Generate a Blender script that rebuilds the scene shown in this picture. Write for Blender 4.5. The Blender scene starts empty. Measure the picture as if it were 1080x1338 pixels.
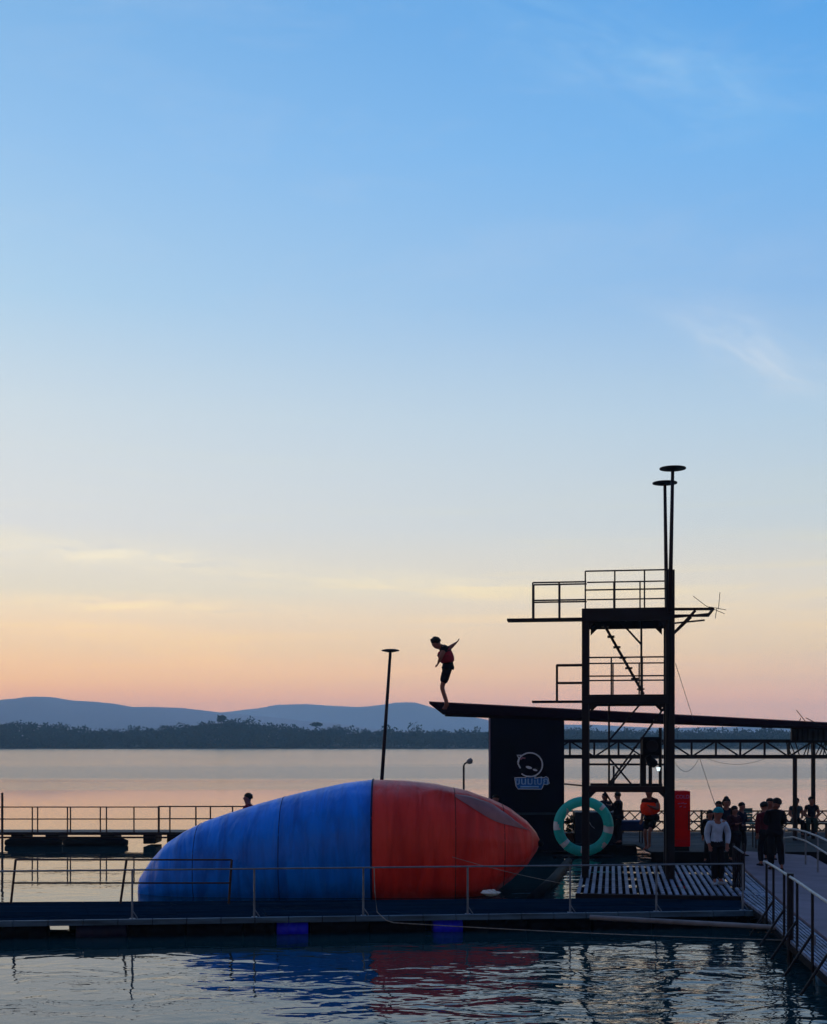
import bpy, bmesh, math, random
from mathutils import Vector, Matrix, noise
import numpy as np
R = math.radians
random.seed(7)
S = bpy.context.scene
C = S.collection
# ------------------------------------------------------------------ camera
F = 1710.0; HX = 540.0; HY = 970.0; CH = 3.55      # focal length in photo pixels, horizon row, eye height
cd = bpy.data.cameras.new('camera'); cam = bpy.data.objects.new('camera', cd); C.objects.link(cam)
cam.location = (0, 0, CH); cam.rotation_euler = (R(90), 0, 0)
cd.sensor_fit = 'HORIZONTAL'; cd.sensor_width = 36; cd.lens = 36 * F / 1080
cd.shift_y = (HY - 669) / 1338 * (1338 / 1080)
cd.clip_start = 0.1; cd.clip_end = 90000
S.camera = cam
def P(x, y, d): return Vector(((x - HX) / F * d, d, CH - (y - HY) / F * d))
def G(x, y, z=0.0):
    d = F * (CH - z) / (y - HY); return Vector(((x - HX) / F * d, d, z))
# ------------------------------------------------------------------ world
def lin(c):
    return tuple(((v / 255) / 12.92 if v / 255 <= .04045 else ((v / 255 + .055) / 1.055) ** 2.4) for v in c)
W = bpy.data.worlds.new('World'); S.world = W; W.use_nodes = True
nt = W.node_tree; nt.nodes.clear()
def N(t, **kw):
    n = nt.nodes.new(t)
    for k, v in kw.items(): setattr(n, k, v)
    return n
L = lambda a, b: nt.links.new(a, b)
def M_(op, a, b=None, c=None, clamp=False):
    n = N('ShaderNodeMath', operation=op); n.use_clamp = clamp
    for i, v in enumerate((a, b, c)):
        if v is None: continue
        if isinstance(v, (int, float)): n.inputs[i].default_value = v
        else: L(v, n.inputs[i])
    return n.outputs[0]
def mixc(f, a, b, mode='MIX'):
    n = N('ShaderNodeMix', data_type='RGBA', blend_type=mode)
    for i, v in ((0, f), (6, a), (7, b)):
        if isinstance(v, (int, float)): n.inputs[i].default_value = v
        elif isinstance(v, tuple): n.inputs[i].default_value = (*v, 1)
        else: L(v, n.inputs[i])
    return n.outputs[2]
def ramp(f, stops):
    n = N('ShaderNodeValToRGB'); e = n.color_ramp.elements
    while len(e) < len(stops): e.new(.5)
    for el, (p, c) in zip(e, stops): el.position = p; el.color = (*c, 1)
    L(f, n.inputs[0]); return n.outputs[0]
SUN_EL, SUN_AZ = 2.5, -48
tc = N('ShaderNodeTexCoord'); sep = N('ShaderNodeSeparateXYZ'); L(tc.outputs['Generated'], sep.inputs[0])
dx, dy, dz = sep.outputs
sky = N('ShaderNodeTexSky', sky_type='NISHITA'); sky.sun_disc = False
sky.sun_elevation = R(SUN_EL); sky.sun_rotation = R(SUN_AZ); sky.air_density = 1.2; sky.dust_density = 1.5; sky.ozone_density = 2.0
el = M_('MAXIMUM', dz, 0.0)
def sr(y): return max(0.0, math.sin(math.atan((HY - y) / F)))
SKY_Y = [970, 925, 890, 850, 775, 690, 550, 400, 200, 10, -400, -1500]
SKY_L = [(2.5324, 0.9263, 0.2414), (2.5324, 0.9263, 0.2414), (1.9588, 0.9956, 0.3254), (1.544, 0.9807, 0.4705), (1.09, 0.9481, 0.7065), (0.9094, 0.8941, 0.8474), (0.7309, 0.8226, 0.8718), (0.4861, 0.7113, 0.915), (0.3231, 0.5844, 0.9107), (0.229, 0.4938, 0.8483), (0.2623, 0.4564, 0.807), (0.162, 0.305, 0.6584)]
SKY_R = [(2.3198, 1.0908, 0.5197), (2.3414, 1.1137, 0.5305), (1.5107, 0.916, 0.5297), (1.2239, 0.8962, 0.5551), (1.0375, 0.9019, 0.6947), (0.7272, 0.7933, 0.7988), (0.521, 0.7022, 0.8609), (0.3057, 0.5474, 0.8768), (0.1781, 0.4773, 0.9013), (0.1076, 0.3914, 0.8529), (0.2159, 0.402, 0.7758), (0.1384, 0.2789, 0.6308)]
rl = ramp(el, [(sr(y), c) for y, c in zip(SKY_Y, SKY_L)]); rr = ramp(el, [(sr(y), c) for y, c in zip(SKY_Y, SKY_R)])
az = M_('DIVIDE', dx, M_('MAXIMUM', dy, .05))
az = M_('MULTIPLY_ADD', az, 1.6, .5, True)
base = mixc(az, rl, rr)
# thin cirrus, drawn by direction on the sky itself
mp = N('ShaderNodeMapping'); L(tc.outputs['Generated'], mp.inputs[0]); mp.inputs['Scale'].default_value = (2.2, 2.2, 34); mp.inputs['Rotation'].default_value = (0, R(4), 0)
cn = N('ShaderNodeTexNoise'); L(mp.outputs[0], cn.inputs[0]); cn.inputs['Scale'].default_value = 1.0; cn.inputs['Detail'].default_value = 7; cn.inputs['Roughness'].default_value = .62; cn.inputs['Distortion'].default_value = .5
band = ramp(el, [(0.03, (0, 0, 0)), (sr(830), (1, 1, 1)), (sr(740), (1, 1, 1)), (sr(660), (.15, .15, .15)), (.3, (.0, .0, .0))])
cf = M_('MULTIPLY', M_('MULTIPLY_ADD', cn.outputs[0], 9.0, -4.4, True), band)
base = mixc(M_('MULTIPLY', cf, .8), base, mixc(1.0, base, (1.13, 1.07, .90), 'MULTIPLY'))
mp2 = N('ShaderNodeMapping'); L(tc.outputs['Generated'], mp2.inputs[0]); mp2.inputs['Scale'].default_value = (4, 4, 15); mp2.inputs['Rotation'].default_value = (0, R(-24), 0)
cn2 = N('ShaderNodeTexNoise'); L(mp2.outputs[0], cn2.inputs[0]); cn2.inputs['Scale'].default_value = 1.5; cn2.inputs['Detail'].default_value = 9; cn2.inputs['Roughness'].default_value = .68; cn2.inputs['Distortion'].default_value = .35
band2 = ramp(el, [(.20, (0, 0, 0)), (.28, (1, 1, 1)), (.6, (1, 1, 1)), (.8, (0, 0, 0))])
cf2 = M_('MULTIPLY', M_('MULTIPLY_ADD', cn2.outputs[0], 5.0, -2.45, True), band2)
base = mixc(M_('MULTIPLY', cf2, .12), base, lin((205, 220, 240)))
dyp = M_('MAXIMUM', dy, .08); ca_ = M_('DIVIDE', dx, dyp); ce_ = M_('DIVIDE', dz, dyp)
def streak(x0, y0, x1, y1, wd, amt, colr, sc_):
    global base
    a0, e0, a1, e1 = (x0 - HX) / F, (HY - y0) / F, (x1 - HX) / F, (HY - y1) / F
    ln = math.hypot(a1 - a0, e1 - e0); ux, uy = (a1 - a0) / ln, (e1 - e0) / ln
    t_ = M_('DIVIDE', M_('ADD', M_('MULTIPLY', M_('SUBTRACT', ca_, a0), ux), M_('MULTIPLY', M_('SUBTRACT', ce_, e0), uy)), ln)
    v_ = M_('DIVIDE', M_('SUBTRACT', M_('MULTIPLY', M_('SUBTRACT', ca_, a0), uy), M_('MULTIPLY', M_('SUBTRACT', ce_, e0), ux)), wd / F)
    cx = N('ShaderNodeCombineXYZ'); L(M_('MULTIPLY', t_, sc_), cx.inputs[0]); L(M_('MULTIPLY', v_, 1.1), cx.inputs[1]); cx.inputs[2].default_value = x0 * .013
    nn_ = N('ShaderNodeTexNoise'); L(cx.outputs[0], nn_.inputs[0]); nn_.inputs['Detail'].default_value = 5; nn_.inputs['Roughness'].default_value = .62; nn_.inputs['Scale'].default_value = 1.0; nn_.inputs['Distortion'].default_value = .6
    g1 = M_('POWER', 2.718, M_('MULTIPLY', M_('MULTIPLY', v_, v_), -.9))
    tm = M_('SUBTRACT', t_, .5); g2 = M_('POWER', 2.718, M_('MULTIPLY', M_('MULTIPLY', tm, tm), -9.0))
    f_ = M_('MULTIPLY', M_('MULTIPLY', g1, g2), M_('MULTIPLY_ADD', nn_.outputs[0], 3.2, -1.1, True))
    base = mixc(M_('MULTIPLY', f_, amt), base, mixc(1.0, base, colr, 'MULTIPLY'))
streak(560, -20, 1120, 175, 50, 1.0, (1.55, 1.2, 1.03), 5)
streak(850, 390, 1110, 520, 34, 1.0, (1.45, 1.18, 1.03), 3)
streak(-150, 705, 420, 745, 16, 1.0, (1.24, 1.17, 1.0), 7)
streak(-150, 783, 480, 800, 12, 1.0, (1.24, 1.16, .95), 7)
streak(150, 750, 900, 775, 14, .9, (1.17, 1.12, .97), 8)
streak(-100, 812, 300, 822, 8, .9, (1.15, 1.08, .93), 6)
# the sky opposite the afterglow is much darker and bluer
back = M_('MULTIPLY_ADD', dy, 1.15, .42, True)
backc = mixc(back, (.30, .28, .30), (1.0, 1.0, 1.0))
base = mixc(1.0, base, backc, 'MULTIPLY')
nis = N('ShaderNodeMix', data_type='RGBA', blend_type='MULTIPLY'); nis.inputs[0].default_value = 1; L(sky.outputs[0], nis.inputs[6]); nis.inputs[7].default_value = (.05, .05, .05, 1)
tot = mixc(.03, base, nis.outputs[2])
bg = N('ShaderNodeBackground'); L(tot, bg.inputs[0]); bg.inputs[1].default_value = 1.0
wo = N('ShaderNodeOutputWorld'); L(bg.outputs[0], wo.inputs[0])
# weak afterglow sun
sd = bpy.data.lights.new('sun', 'SUN'); sd.energy = 0.12; sd.angle = R(12); sd.color = (1, .72, .55)
so = bpy.data.objects.new('sun', sd); C.objects.link(so)
sv = Vector((math.sin(R(SUN_AZ)) * math.cos(R(SUN_EL)), math.cos(R(SUN_AZ)) * math.cos(R(SUN_EL)), math.sin(R(SUN_EL))))
so.rotation_euler = sv.to_track_quat('Z', 'Y').to_euler(); so.location = (0, 0, 60)
S.view_settings.view_transform = 'Standard'; S.view_settings.look = 'None'; S.view_settings.exposure = 0; S.view_settings.gamma = 1
S.cycles.volume_bounces = 1; S.cycles.max_bounces = 8; S.cycles.caustics_reflective = False; S.cycles.caustics_refractive = False
S.cycles.use_denoising = True
# ------------------------------------------------------------------ materials
MATS = {}
def mat(name, col, rough=.6, spec=.3, metal=0, var=.25, vscale=3.0, bump=0, bscale=20, stretch=(1, 1, 1), emit=None, estr=0, coat=0, trans=0):
    if name in MATS: return MATS[name]
    m = bpy.data.materials.new(name); m.use_nodes = True; t = m.node_tree; b = t.nodes['Principled BSDF']
    b.inputs['Roughness'].default_value = rough; b.inputs['Specular IOR Level'].default_value = spec; b.inputs['Metallic'].default_value = metal
    b.inputs['Coat Weight'].default_value = coat
    tcn = t.nodes.new('ShaderNodeTexCoord'); mpn = t.nodes.new('ShaderNodeMapping'); mpn.inputs['Scale'].default_value = stretch
    t.links.new(tcn.outputs['Object'], mpn.inputs[0])
    n = t.nodes.new('ShaderNodeTexNoise'); n.inputs['Scale'].default_value = vscale; n.inputs['Detail'].default_value = 6
    t.links.new(mpn.outputs[0], n.inputs[0])
    r = t.nodes.new('ShaderNodeValToRGB'); r.color_ramp.elements[0].position = .3; r.color_ramp.elements[1].position = .72
    r.color_ramp.elements[0].color = (*[c * (1 - var) for c in col], 1); r.color_ramp.elements[1].color = (*[min(1, c * (1 + var)) for c in col], 1)
    t.links.new(n.outputs[0], r.inputs[0]); t.links.new(r.outputs[0], b.inputs['Base Color'])
    if bump:
        n2 = t.nodes.new('ShaderNodeTexNoise'); n2.inputs['Scale'].default_value = bscale; n2.inputs['Detail'].default_value = 4; t.links.new(mpn.outputs[0], n2.inputs[0])
        bn = t.nodes.new('ShaderNodeBump'); bn.inputs['Strength'].default_value = bump; bn.inputs['Distance'].default_value = .02
        t.links.new(n2.outputs[0], bn.inputs['Height']); t.links.new(bn.outputs[0], b.inputs['Normal'])
    if emit: b.inputs['Emission Color'].default_value = (*emit, 1); b.inputs['Emission Strength'].default_value = estr
    MATS[name] = m; return m
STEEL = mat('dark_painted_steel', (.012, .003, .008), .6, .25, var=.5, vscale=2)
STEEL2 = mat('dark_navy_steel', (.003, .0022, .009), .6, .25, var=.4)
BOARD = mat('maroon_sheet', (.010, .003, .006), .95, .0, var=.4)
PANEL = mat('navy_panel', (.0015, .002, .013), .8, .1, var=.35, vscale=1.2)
DECK = mat('weathered_deck', (.004, .016, .034), .9, .0, var=.45, vscale=2.2, bump=.3, bscale=30, stretch=(.3, 2, 1))
EDGE = mat('galvanised_edge', (.06, .12, .18), .6, .35, var=.55, vscale=3, stretch=(.4, 1, 3))
RAILG = mat('grey_tube', (.16, .19, .23), .5, .4, var=.3, vscale=6)
RAILD = mat('rusty_tube', (.035, .018, .020), .6, .3, var=.4, vscale=6)
RAILP = mat('pale_tube', (.35, .40, .42), .5, .4, var=.2, vscale=6)
SLAT = mat('grey_slat', (.135, .16, .25), .6, .3, var=.6, vscale=4)
PATH = mat('lilac_deck', (.17, .14, .185), .8, .2, var=.18, vscale=1.5, bump=.2)
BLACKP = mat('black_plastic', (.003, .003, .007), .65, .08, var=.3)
BLUEP = mat('blue_plastic', (.001, .004, .65), .5, .35, var=.3)
FRIDGE = mat('red_enamel', (.75, .002, .014), .6, .08, var=.12)
WHITE = mat('white_paint', (.62, .62, .66), .5, .4, var=.1)
PINKT = mat('pink_print', (.62, .16, .42), .5, .3, var=.15)
SKIN = mat('skin', (.24, .10, .075), .6, .3, var=.12, vscale=8)
HAIR = mat('hair', (.008, .006, .006), .7, .2, var=.3)
ROPE = mat('pale_rope', (.30, .27, .24), .8, .1, var=.3, vscale=12)
ROPED = mat('dark_wire', (.03, .03, .035), .7, .1)
TIMBER = mat('grey_pipe_paint', (.20, .19, .20), .6, .3, var=.3)
def cloth(n, c): return mat('cloth_' + n, c, .9, .1, var=.2, vscale=9)
# ------------------------------------------------------------------ mesh helpers
class MB:
    def __init__(s): s.v = []; s.f = []; s.mi = []
    def add(s, v, f, mi=0):
        o = len(s.v); s.v += [tuple(p) for p in v]; s.f += [tuple(i + o for i in q) for q in f]; s.mi += [mi] * len(f)
    def box(s, a, b, mi=0, M=None):
        x0, y0, z0 = a; x1, y1, z1 = b
        v = [Vector(p) for p in ((x0, y0, z0), (x1, y0, z0), (x1, y1, z0), (x0, y1, z0), (x0, y0, z1), (x1, y0, z1), (x1, y1, z1), (x0, y1, z1))]
        if M: v = [M @ p for p in v]
        s.add(v, [(0, 3, 2, 1), (4, 5, 6, 7), (0, 1, 5, 4), (1, 2, 6, 5), (2, 3, 7, 6), (3, 0, 4, 7)], mi); return s
    def bar(s, a, b, w, h=None, mi=0):        # square section bar between points
        return s.tube([a, b], [w * .7071, w * .7071], 4, mi, hr=(h / w if h else 1), rot=math.pi / 4)
    def tube(s, pts, rad, n=10, mi=0, hr=1, rot=0, caps=True):
        pts = [Vector(p) for p in pts]
        if isinstance(rad, (int, float)): rad = [rad] * len(pts)
        vs = []; fs = []
        for i, p in enumerate(pts):
            d = (pts[min(i + 1, len(pts) - 1)] - pts[max(i - 1, 0)]).normalized()
            up = Vector((0, 0, 1)) if abs(d.z) < .95 else Vector((0, 1, 0))
            sx = d.cross(up).normalized(); sy = sx.cross(d).normalized()
            for k in range(n):
                a = 2 * math.pi * k / n + rot
                vs.append(p + sx * math.cos(a) * rad[i] + sy * math.sin(a) * rad[i] * hr)
        for i in range(len(pts) - 1):
            for k in range(n):
                k2 = (k + 1) % n
                fs.append((i * n + k, i * n + k2, (i + 1) * n + k2, (i + 1) * n + k))
        if caps:
            fs.append(tuple(range(n - 1, -1, -1))); fs.append(tuple((len(pts) - 1) * n + k for k in range(n)))
        s.add(vs, fs, mi); return s
    def build(s, name, m, parent=None, smooth=False, bevel=0):
        me = bpy.data.meshes.new(name); me.from_pydata(s.v, [], s.f)
        ms = m if isinstance(m, (list, tuple)) else [m]
        for q in ms: me.materials.append(q)
        if len(ms) > 1: me.polygons.foreach_set('material_index', s.mi)
        if smooth: me.polygons.foreach_set('use_smooth', [True] * len(me.polygons))
        me.validate(); me.update()
        o = bpy.data.objects.new(name, me); C.objects.link(o)
        if bevel:
            md = o.modifiers.new('bevel', 'BEVEL'); md.width = bevel; md.segments = 2
        if parent: o.parent = parent
        return o
def tag(o, label, cat, group=None, kind=None):
    o['label'] = label
    if cat: o['category'] = cat
    if group: o['group'] = group
    if kind: o['kind'] = kind
    return o
def thing(name, label, cat, group=None):
    o = bpy.data.objects.new(name, None); C.objects.link(o); o.empty_display_size = .2
    return tag(o, label, cat, group)
def grid(fn, nu, nv, closed_v=False):
    v = [fn(i / nu, j / nv) for i in range(nu + 1) for j in range(nv + (0 if closed_v else 1))]
    w = nv if closed_v else nv + 1
    f = [(i * w + j, (i + 1) * w + j, (i + 1) * w + (j + 1) % w, i * w + (j + 1) % w) for i in range(nu) for j in range(nv)]
    return v, f
def sag(a, b, drop, n=16):
    a, b = Vector(a), Vector(b)
    return [a.lerp(b, t / n) - Vector((0, 0, drop * 4 * (t / n) * (1 - t / n))) for t in range(n + 1)]
# ------------------------------------------------------------------ water
wm = bpy.data.materials.new('lake_water'); wm.use_nodes = True
nt = wm.node_tree; b = nt.nodes['Principled BSDF']
b.inputs['Base Color'].default_value = (.005, .034, .042, 1); b.inputs['IOR'].default_value = 1.33; b.inputs['Specular IOR Level'].default_value = .5
geo = N('ShaderNodeNewGeometry'); sp = N('ShaderNodeSeparateXYZ'); L(geo.outputs['Position'], sp.inputs[0])
def wn(scale, sx, sy, det, dist=0, rough=.5):
    m = N('ShaderNodeMapping'); m.inputs['Scale'].default_value = (sx, sy, 1); L(geo.outputs['Position'], m.inputs[0])
    n = N('ShaderNodeTexNoise'); n.inputs['Scale'].default_value = scale; n.inputs['Detail'].default_value = det; n.inputs['Distortion'].default_value = dist; n.inputs['Roughness'].default_value = rough
    L(m.outputs[0], n.inputs[0]); return n.outputs[0]
w1 = wn(1.35, .7, 1.0, 2, .6); w2 = wn(3.6, .7, 1, 2, .4); w3 = wn(.55, 1, 1, 1)
hgt = M_('ADD', M_('ADD', M_('MULTIPLY', w1, .062), M_('MULTIPLY', w2, .015)), M_('MULTIPLY', w3, .03))
# choppier to the right, calmer to the left
chop = M_('MULTIPLY_ADD', sp.outputs[0], .11, .50, True)
chop = M_('ADD', M_('MULTIPLY', chop, 1.0), .22)
shel = N('ShaderNodeMapRange'); shel.inputs[1].default_value = 22.8; shel.inputs[2].default_value = 19.2; shel.inputs[3].default_value = .42; shel.inputs[4].default_value = .95; L(sp.outputs[1], shel.inputs[0])
chop = M_('MULTIPLY', chop, shel.outputs[0])
patch = wn(.09, .35, 1, 2)
chop = M_('MULTIPLY', chop, M_('MULTIPLY_ADD', patch, 1.2, .4))
fade = M_('DIVIDE', 30.0, M_('MAXIMUM', sp.outputs[1], 24.0))
bn = N('ShaderNodeBump'); L(hgt, bn.inputs['Height']); bn.inputs['Distance'].default_value = 1.0
L(M_('MULTIPLY', chop, M_('POWER', M_('MINIMUM', fade, 1.0), 1.1), None, True), bn.inputs['Strength'])
L(bn.outputs[0], b.inputs['Normal'])
# ruffled wind lanes on the far water
lanes = wn(.02, .25, 1.0, 4, .4)
ly = M_('ADD', sp.outputs[1], M_('MULTIPLY_ADD', lanes, 60.0, -30.0))
lg = M_('DIVIDE', M_('LOGARITHM', M_('MAXIMUM', ly, 30.0), 10.0), 3.0)
pz = lambda y: math.log10(F * CH / (y - HY)) / 3
rg = ramp(lg, [(.5, (.015,) * 3), (pz(1046), (.05,) * 3), (pz(1034), (.07,) * 3), (pz(1029), (.17,) * 3), (pz(1021), (.10,) * 3), (pz(1016), (.25,) * 3), (pz(1003), (.24,) * 3), (pz(998), (.18,) * 3), (pz(993), (.19,) * 3), (pz(985), (.18,) * 3)])
rg = M_('MULTIPLY', rg, 1.0)
L(rg, b.inputs['Roughness'])
o = MB(); o.add([(-4000, -60, 0), (4000, -60, 0), (4000, 900, 0), (-4000, 900, 0)], [(0, 1, 2, 3)])
o = o.build('water', wm); tag(o, 'calm lake water with small ripples', None, kind='structure')
# ------------------------------------------------------------------ far shore, forest, hills
OUT = [(-900, 938), (-400, 930), (-200, 940), (0, 937), (40, 936), (62, 943), (80, 947), (110, 951), (125, 948), (150, 951), (170, 952), (182, 946), (205, 943), (240, 942), (262, 939), (290, 936), (320, 937), (345, 940),
       (375, 944), (410, 947), (435, 945), (455, 948), (475, 949), (495, 953), (520, 952), (545, 955), (580, 956), (610, 957), (640, 952), (700, 948), (760, 944), (790, 949), (830, 957), (860, 957), (880, 952), (905, 949), (930, 956),
       (955, 961), (975, 959), (1000, 955), (1035, 952), (1080, 952), (1300, 946), (1700, 952), (2200, 940)]
def outy(px):
    for (a, ya), (b_, yb) in zip(OUT, OUT[1:]):
        if a <= px <= b_: return ya + (yb - ya) * (px - a) / (b_ - a)
    return 945
D0 = F * CH / (978.3 - HY)          # shore distance
LAND = mat('shore_earth', (.03, .022, .012), .9, .1)
def shore_h(X, Y):
    t = min(1, max(0, (Y - D0) / 60)); px = X / (D0 + 40) * F + HX
    top = (HY - outy(min(2190, max(-890, px)))) / F * (D0 + 50) + CH
    return .35 + max(0, top - 13.5) * t
v, f = grid(lambda u, w: (-1100 + 2200 * u, D0 + 3200 * w ** 2, shore_h(-1100 + 2200 * u, D0 + 3200 * w ** 2) if w > 0 else -.5), 220, 30)
o = MB(); o.add(v, f); o = o.build('far_shore', LAND, smooth=True); tag(o, 'low dark far shore of the lake', None, kind='structure')
FOL = [mat('hazed_foliage_a', (.002, .036, .060), .9, .1, var=.5, vscale=.12), mat('hazed_foliage_b', (.004, .046, .062), .9, .1, var=.4, vscale=.12)]  # blue of the distant haze is mixed into these leaf colours
def crown(mb, c, r, h, n, s):
    for _ in range(n):
        while True:
            p = Vector((random.uniform(-1, 1), random.uniform(-1, 1), random.uniform(-1, 1)))
            if .3 < p.length < 1: break
        q = c + Vector((p.x * r, p.y * r, p.z * h))
        a = Vector((random.gauss(0, 1), random.gauss(0, 1), random.gauss(0, 1))).normalized(); bb = a.orthogonal().normalized(); cc = a.cross(bb)
        k = s * random.uniform(.6, 1.3); an = random.uniform(0, 3)
        e1 = (bb * math.cos(an) + cc * math.sin(an)) * k; e2 = (cc * math.cos(an) - bb * math.sin(an)) * k * .6
        mb.add([q - e1, q + e2 * .8, q + e1, q - e2], [(0, 1, 2, 3)], 0 if random.random() < .6 else 1)
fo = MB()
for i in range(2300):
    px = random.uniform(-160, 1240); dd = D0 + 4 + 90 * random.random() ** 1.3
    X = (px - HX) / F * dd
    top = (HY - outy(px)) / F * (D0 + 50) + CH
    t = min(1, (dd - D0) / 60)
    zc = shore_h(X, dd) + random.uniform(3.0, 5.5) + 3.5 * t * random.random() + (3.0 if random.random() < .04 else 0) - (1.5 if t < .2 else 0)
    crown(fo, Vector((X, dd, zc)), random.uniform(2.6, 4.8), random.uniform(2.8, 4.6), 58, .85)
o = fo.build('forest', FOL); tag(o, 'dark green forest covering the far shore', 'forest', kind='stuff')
BARK = mat('bark', (.03, .022, .018), .9, .1)
for px, py, r, h, lab in ((289, 939, 2.6, 2.0, 'tree with a small round crown rising highest above the far forest'),
                          (413, 946.5, 3.4, 1.1, 'flat umbrella crowned tree standing above the far forest left of the leaning lamp post')):
    base = P(px, py, D0 + 45); t = thing('tree', lab, 'tree', 'taller trees above the forest')
    g = shore_h(base.x, base.y)
    mb = MB(); mb.tube([(base.x, base.y, g - .5), (base.x + .3, base.y, (g + base.z) / 2), base + Vector((0, 0, h * .2))], [.45, .32, .15], 7)
    for k in range(5):
        a = k * 1.3; mb.tube([base - Vector((0, 0, h * .6)), base + Vector((math.cos(a) * r * .7, math.sin(a) * r * .7, h * .1))], [.14, .05], 5)
    mb.build('trunk', BARK, t)
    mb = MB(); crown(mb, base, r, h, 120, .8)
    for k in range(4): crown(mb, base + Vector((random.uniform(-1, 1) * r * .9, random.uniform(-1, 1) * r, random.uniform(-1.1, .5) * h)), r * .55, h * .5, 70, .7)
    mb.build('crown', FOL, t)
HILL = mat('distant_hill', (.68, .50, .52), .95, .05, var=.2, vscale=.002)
def ridge(name, prof, dist, depth, label):
    def h(px):
        for (a, ya), (b_, yb) in zip(prof, prof[1:]):
            if a <= px <= b_:
                t = (px - a) / (b_ - a); t = t * t * (3 - 2 * t) * .5 + t * .5
                return (HY - (ya + (yb - ya) * t)) / F * dist
        return 0
    def fn(u, w):
        px = prof[0][0] + (prof[-1][0] - prof[0][0]) * u
        Y = dist + (w - .5) * depth; X = (px - HX) / F * dist
        k = math.exp(-((w - .5) * 3.2) ** 2)
        nz = noise.noise(Vector((X * .002, Y * .002, 3))) * 6 + noise.noise(Vector((X * .015, Y * .015, 9))) * 2.5
        return (X, Y, -30 + (h(px) + CH + 30) * k + nz * (1 if h(px) > 20 else .3) * (.35 if abs(w - .5) < .03 else 1))
    v, f = grid(fn, 260, 30); o = MB(); o.add(v, f); o = o.build(name, HILL, smooth=True); tag(o, label, None, kind='structure')
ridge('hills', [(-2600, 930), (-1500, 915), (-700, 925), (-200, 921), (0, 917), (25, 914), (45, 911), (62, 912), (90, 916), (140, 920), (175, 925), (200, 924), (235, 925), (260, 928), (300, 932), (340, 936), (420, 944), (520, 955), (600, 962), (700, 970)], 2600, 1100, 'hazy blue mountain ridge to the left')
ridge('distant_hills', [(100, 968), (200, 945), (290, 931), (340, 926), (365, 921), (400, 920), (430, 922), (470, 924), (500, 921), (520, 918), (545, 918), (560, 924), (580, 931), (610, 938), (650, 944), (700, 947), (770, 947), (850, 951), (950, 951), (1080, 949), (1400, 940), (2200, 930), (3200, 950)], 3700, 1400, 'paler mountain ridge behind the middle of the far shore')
# ------------------------------------------------------------------ haze
HD = 3.3e-4
hm = bpy.data.materials.new('haze'); hm.use_nodes = True; nt = hm.node_tree; nt.nodes.clear()
vp = N('ShaderNodeVolumePrincipled'); vp.inputs['Density'].default_value = HD; vp.inputs['Color'].default_value = (.52, .80, 1.0, 1); vp.inputs['Anisotropy'].default_value = .55
ou = N('ShaderNodeOutputMaterial'); L(vp.outputs[0], ou.inputs['Volume'])
o = MB().box((-6500, -120, -40), (9000, 4900, 142)).build('haze', hm); tag(o, 'thin evening haze over the lake', None, kind='stuff')
# ------------------------------------------------------------------ railings
def railing(label, bases, hgt, rails, r, m, cat='railing', group=None, rr=None, post_over=None, posts=None, foot=False, name='railing'):
    """bases: list of points along the foot; posts: indices having a post (default all)"""
    t = thing(name, label, cat, group); rr = rr or r
    up = Vector((0, 0, 1)); bs = [Vector(p) for p in bases]
    for i, p in enumerate(bs):
        if posts and i not in posts: continue
        q = p + up * hgt
        if post_over and i in post_over: q = q + Vector(post_over[i])
        mb = MB(); mb.tube([p - up * .04, q], r, 8)
        if foot: mb.box((p.x - .05, p.y - .05, p.z), (p.x + .05, p.y + .05, p.z + .015)); mb.tube([p + up * .16, p + Vector((.1, 0, .01))], r * .6, 6)
        mb.build('post', m, t, smooth=False)
    for k in rails:
        pts = []
        for i, p in enumerate(bs):
            q = p + up * hgt * k
            if post_over and i in post_over: q = q + Vector(post_over[i]) * k
            pts.append(q)
        MB().tube(pts, rr, 8).build('rail', m, t)
    return t
# ------------------------------------------------------------------ near floating walkway
ZN = .31
fl, fr = G(-120, 1206, ZN), G(1012, 1190, ZN)
bl, br = G(-120, 1180, ZN), G(990, 1173, ZN)
wk = thing('floating_walkway', 'low floating walkway across the whole front with a pale edge beam', 'walkway')
mb = MB(); n = 10
for i in range(n):
    for j in range(9):
        a, c = i / n, (i + 1) / n - .0004; s0, s1 = j / 9 + .006, (j + 1) / 9
        q = [fl.lerp(fr, a).lerp(bl.lerp(br, a), s0), fl.lerp(fr, c).lerp(bl.lerp(br, c), s0), fl.lerp(fr, c).lerp(bl.lerp(br, c), s1), fl.lerp(fr, a).lerp(bl.lerp(br, a), s1)]
        dzz = random.uniform(-.004, .004); q = [p + Vector((0, 0, dzz)) for p in q]; lo = [p - Vector((0, 0, .03)) for p in q]
        mb.add(q + lo, [(0, 1, 2, 3), (7, 6, 5, 4), (0, 4, 5, 1), (1, 5, 6, 2), (2, 6, 7, 3), (3, 7, 4, 0)])
mb.build('deck', DECK, wk)
eb = MB()
for k in range(26):
    a = fl.lerp(fr, k / 26); c = fl.lerp(fr, (k + 1) / 26 - .001)
    o_ = Vector((0, -.05, -.035)); eb.bar(a + o_, c + o_, .08, .10)
eb.build('edge_beam', EDGE, wk)
for s_ in (.12, .88):
    a = fl.lerp(bl, s_); c = fr.lerp(br, s_); MB().bar(a - Vector((0, 0, .065)), c - Vector((0, 0, .065)), .06, .07).build('joist', BLACKP, wk)
def barrel(mb, c, r, ln, axis):
    ax = Vector(axis).normalized()
    pr = [(-.5, .80), (-.485, .96), (-.30, 1.0), (-.17, .97), (-.15, 1.04), (-.13, .97), (.13, .97), (.15, 1.04), (.17, .97), (.30, 1.0), (.485, .96), (.5, .80)]
    mb.tube([c + ax * ln * t for t, _ in pr], [r * k for _, k in pr], 18)
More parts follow.
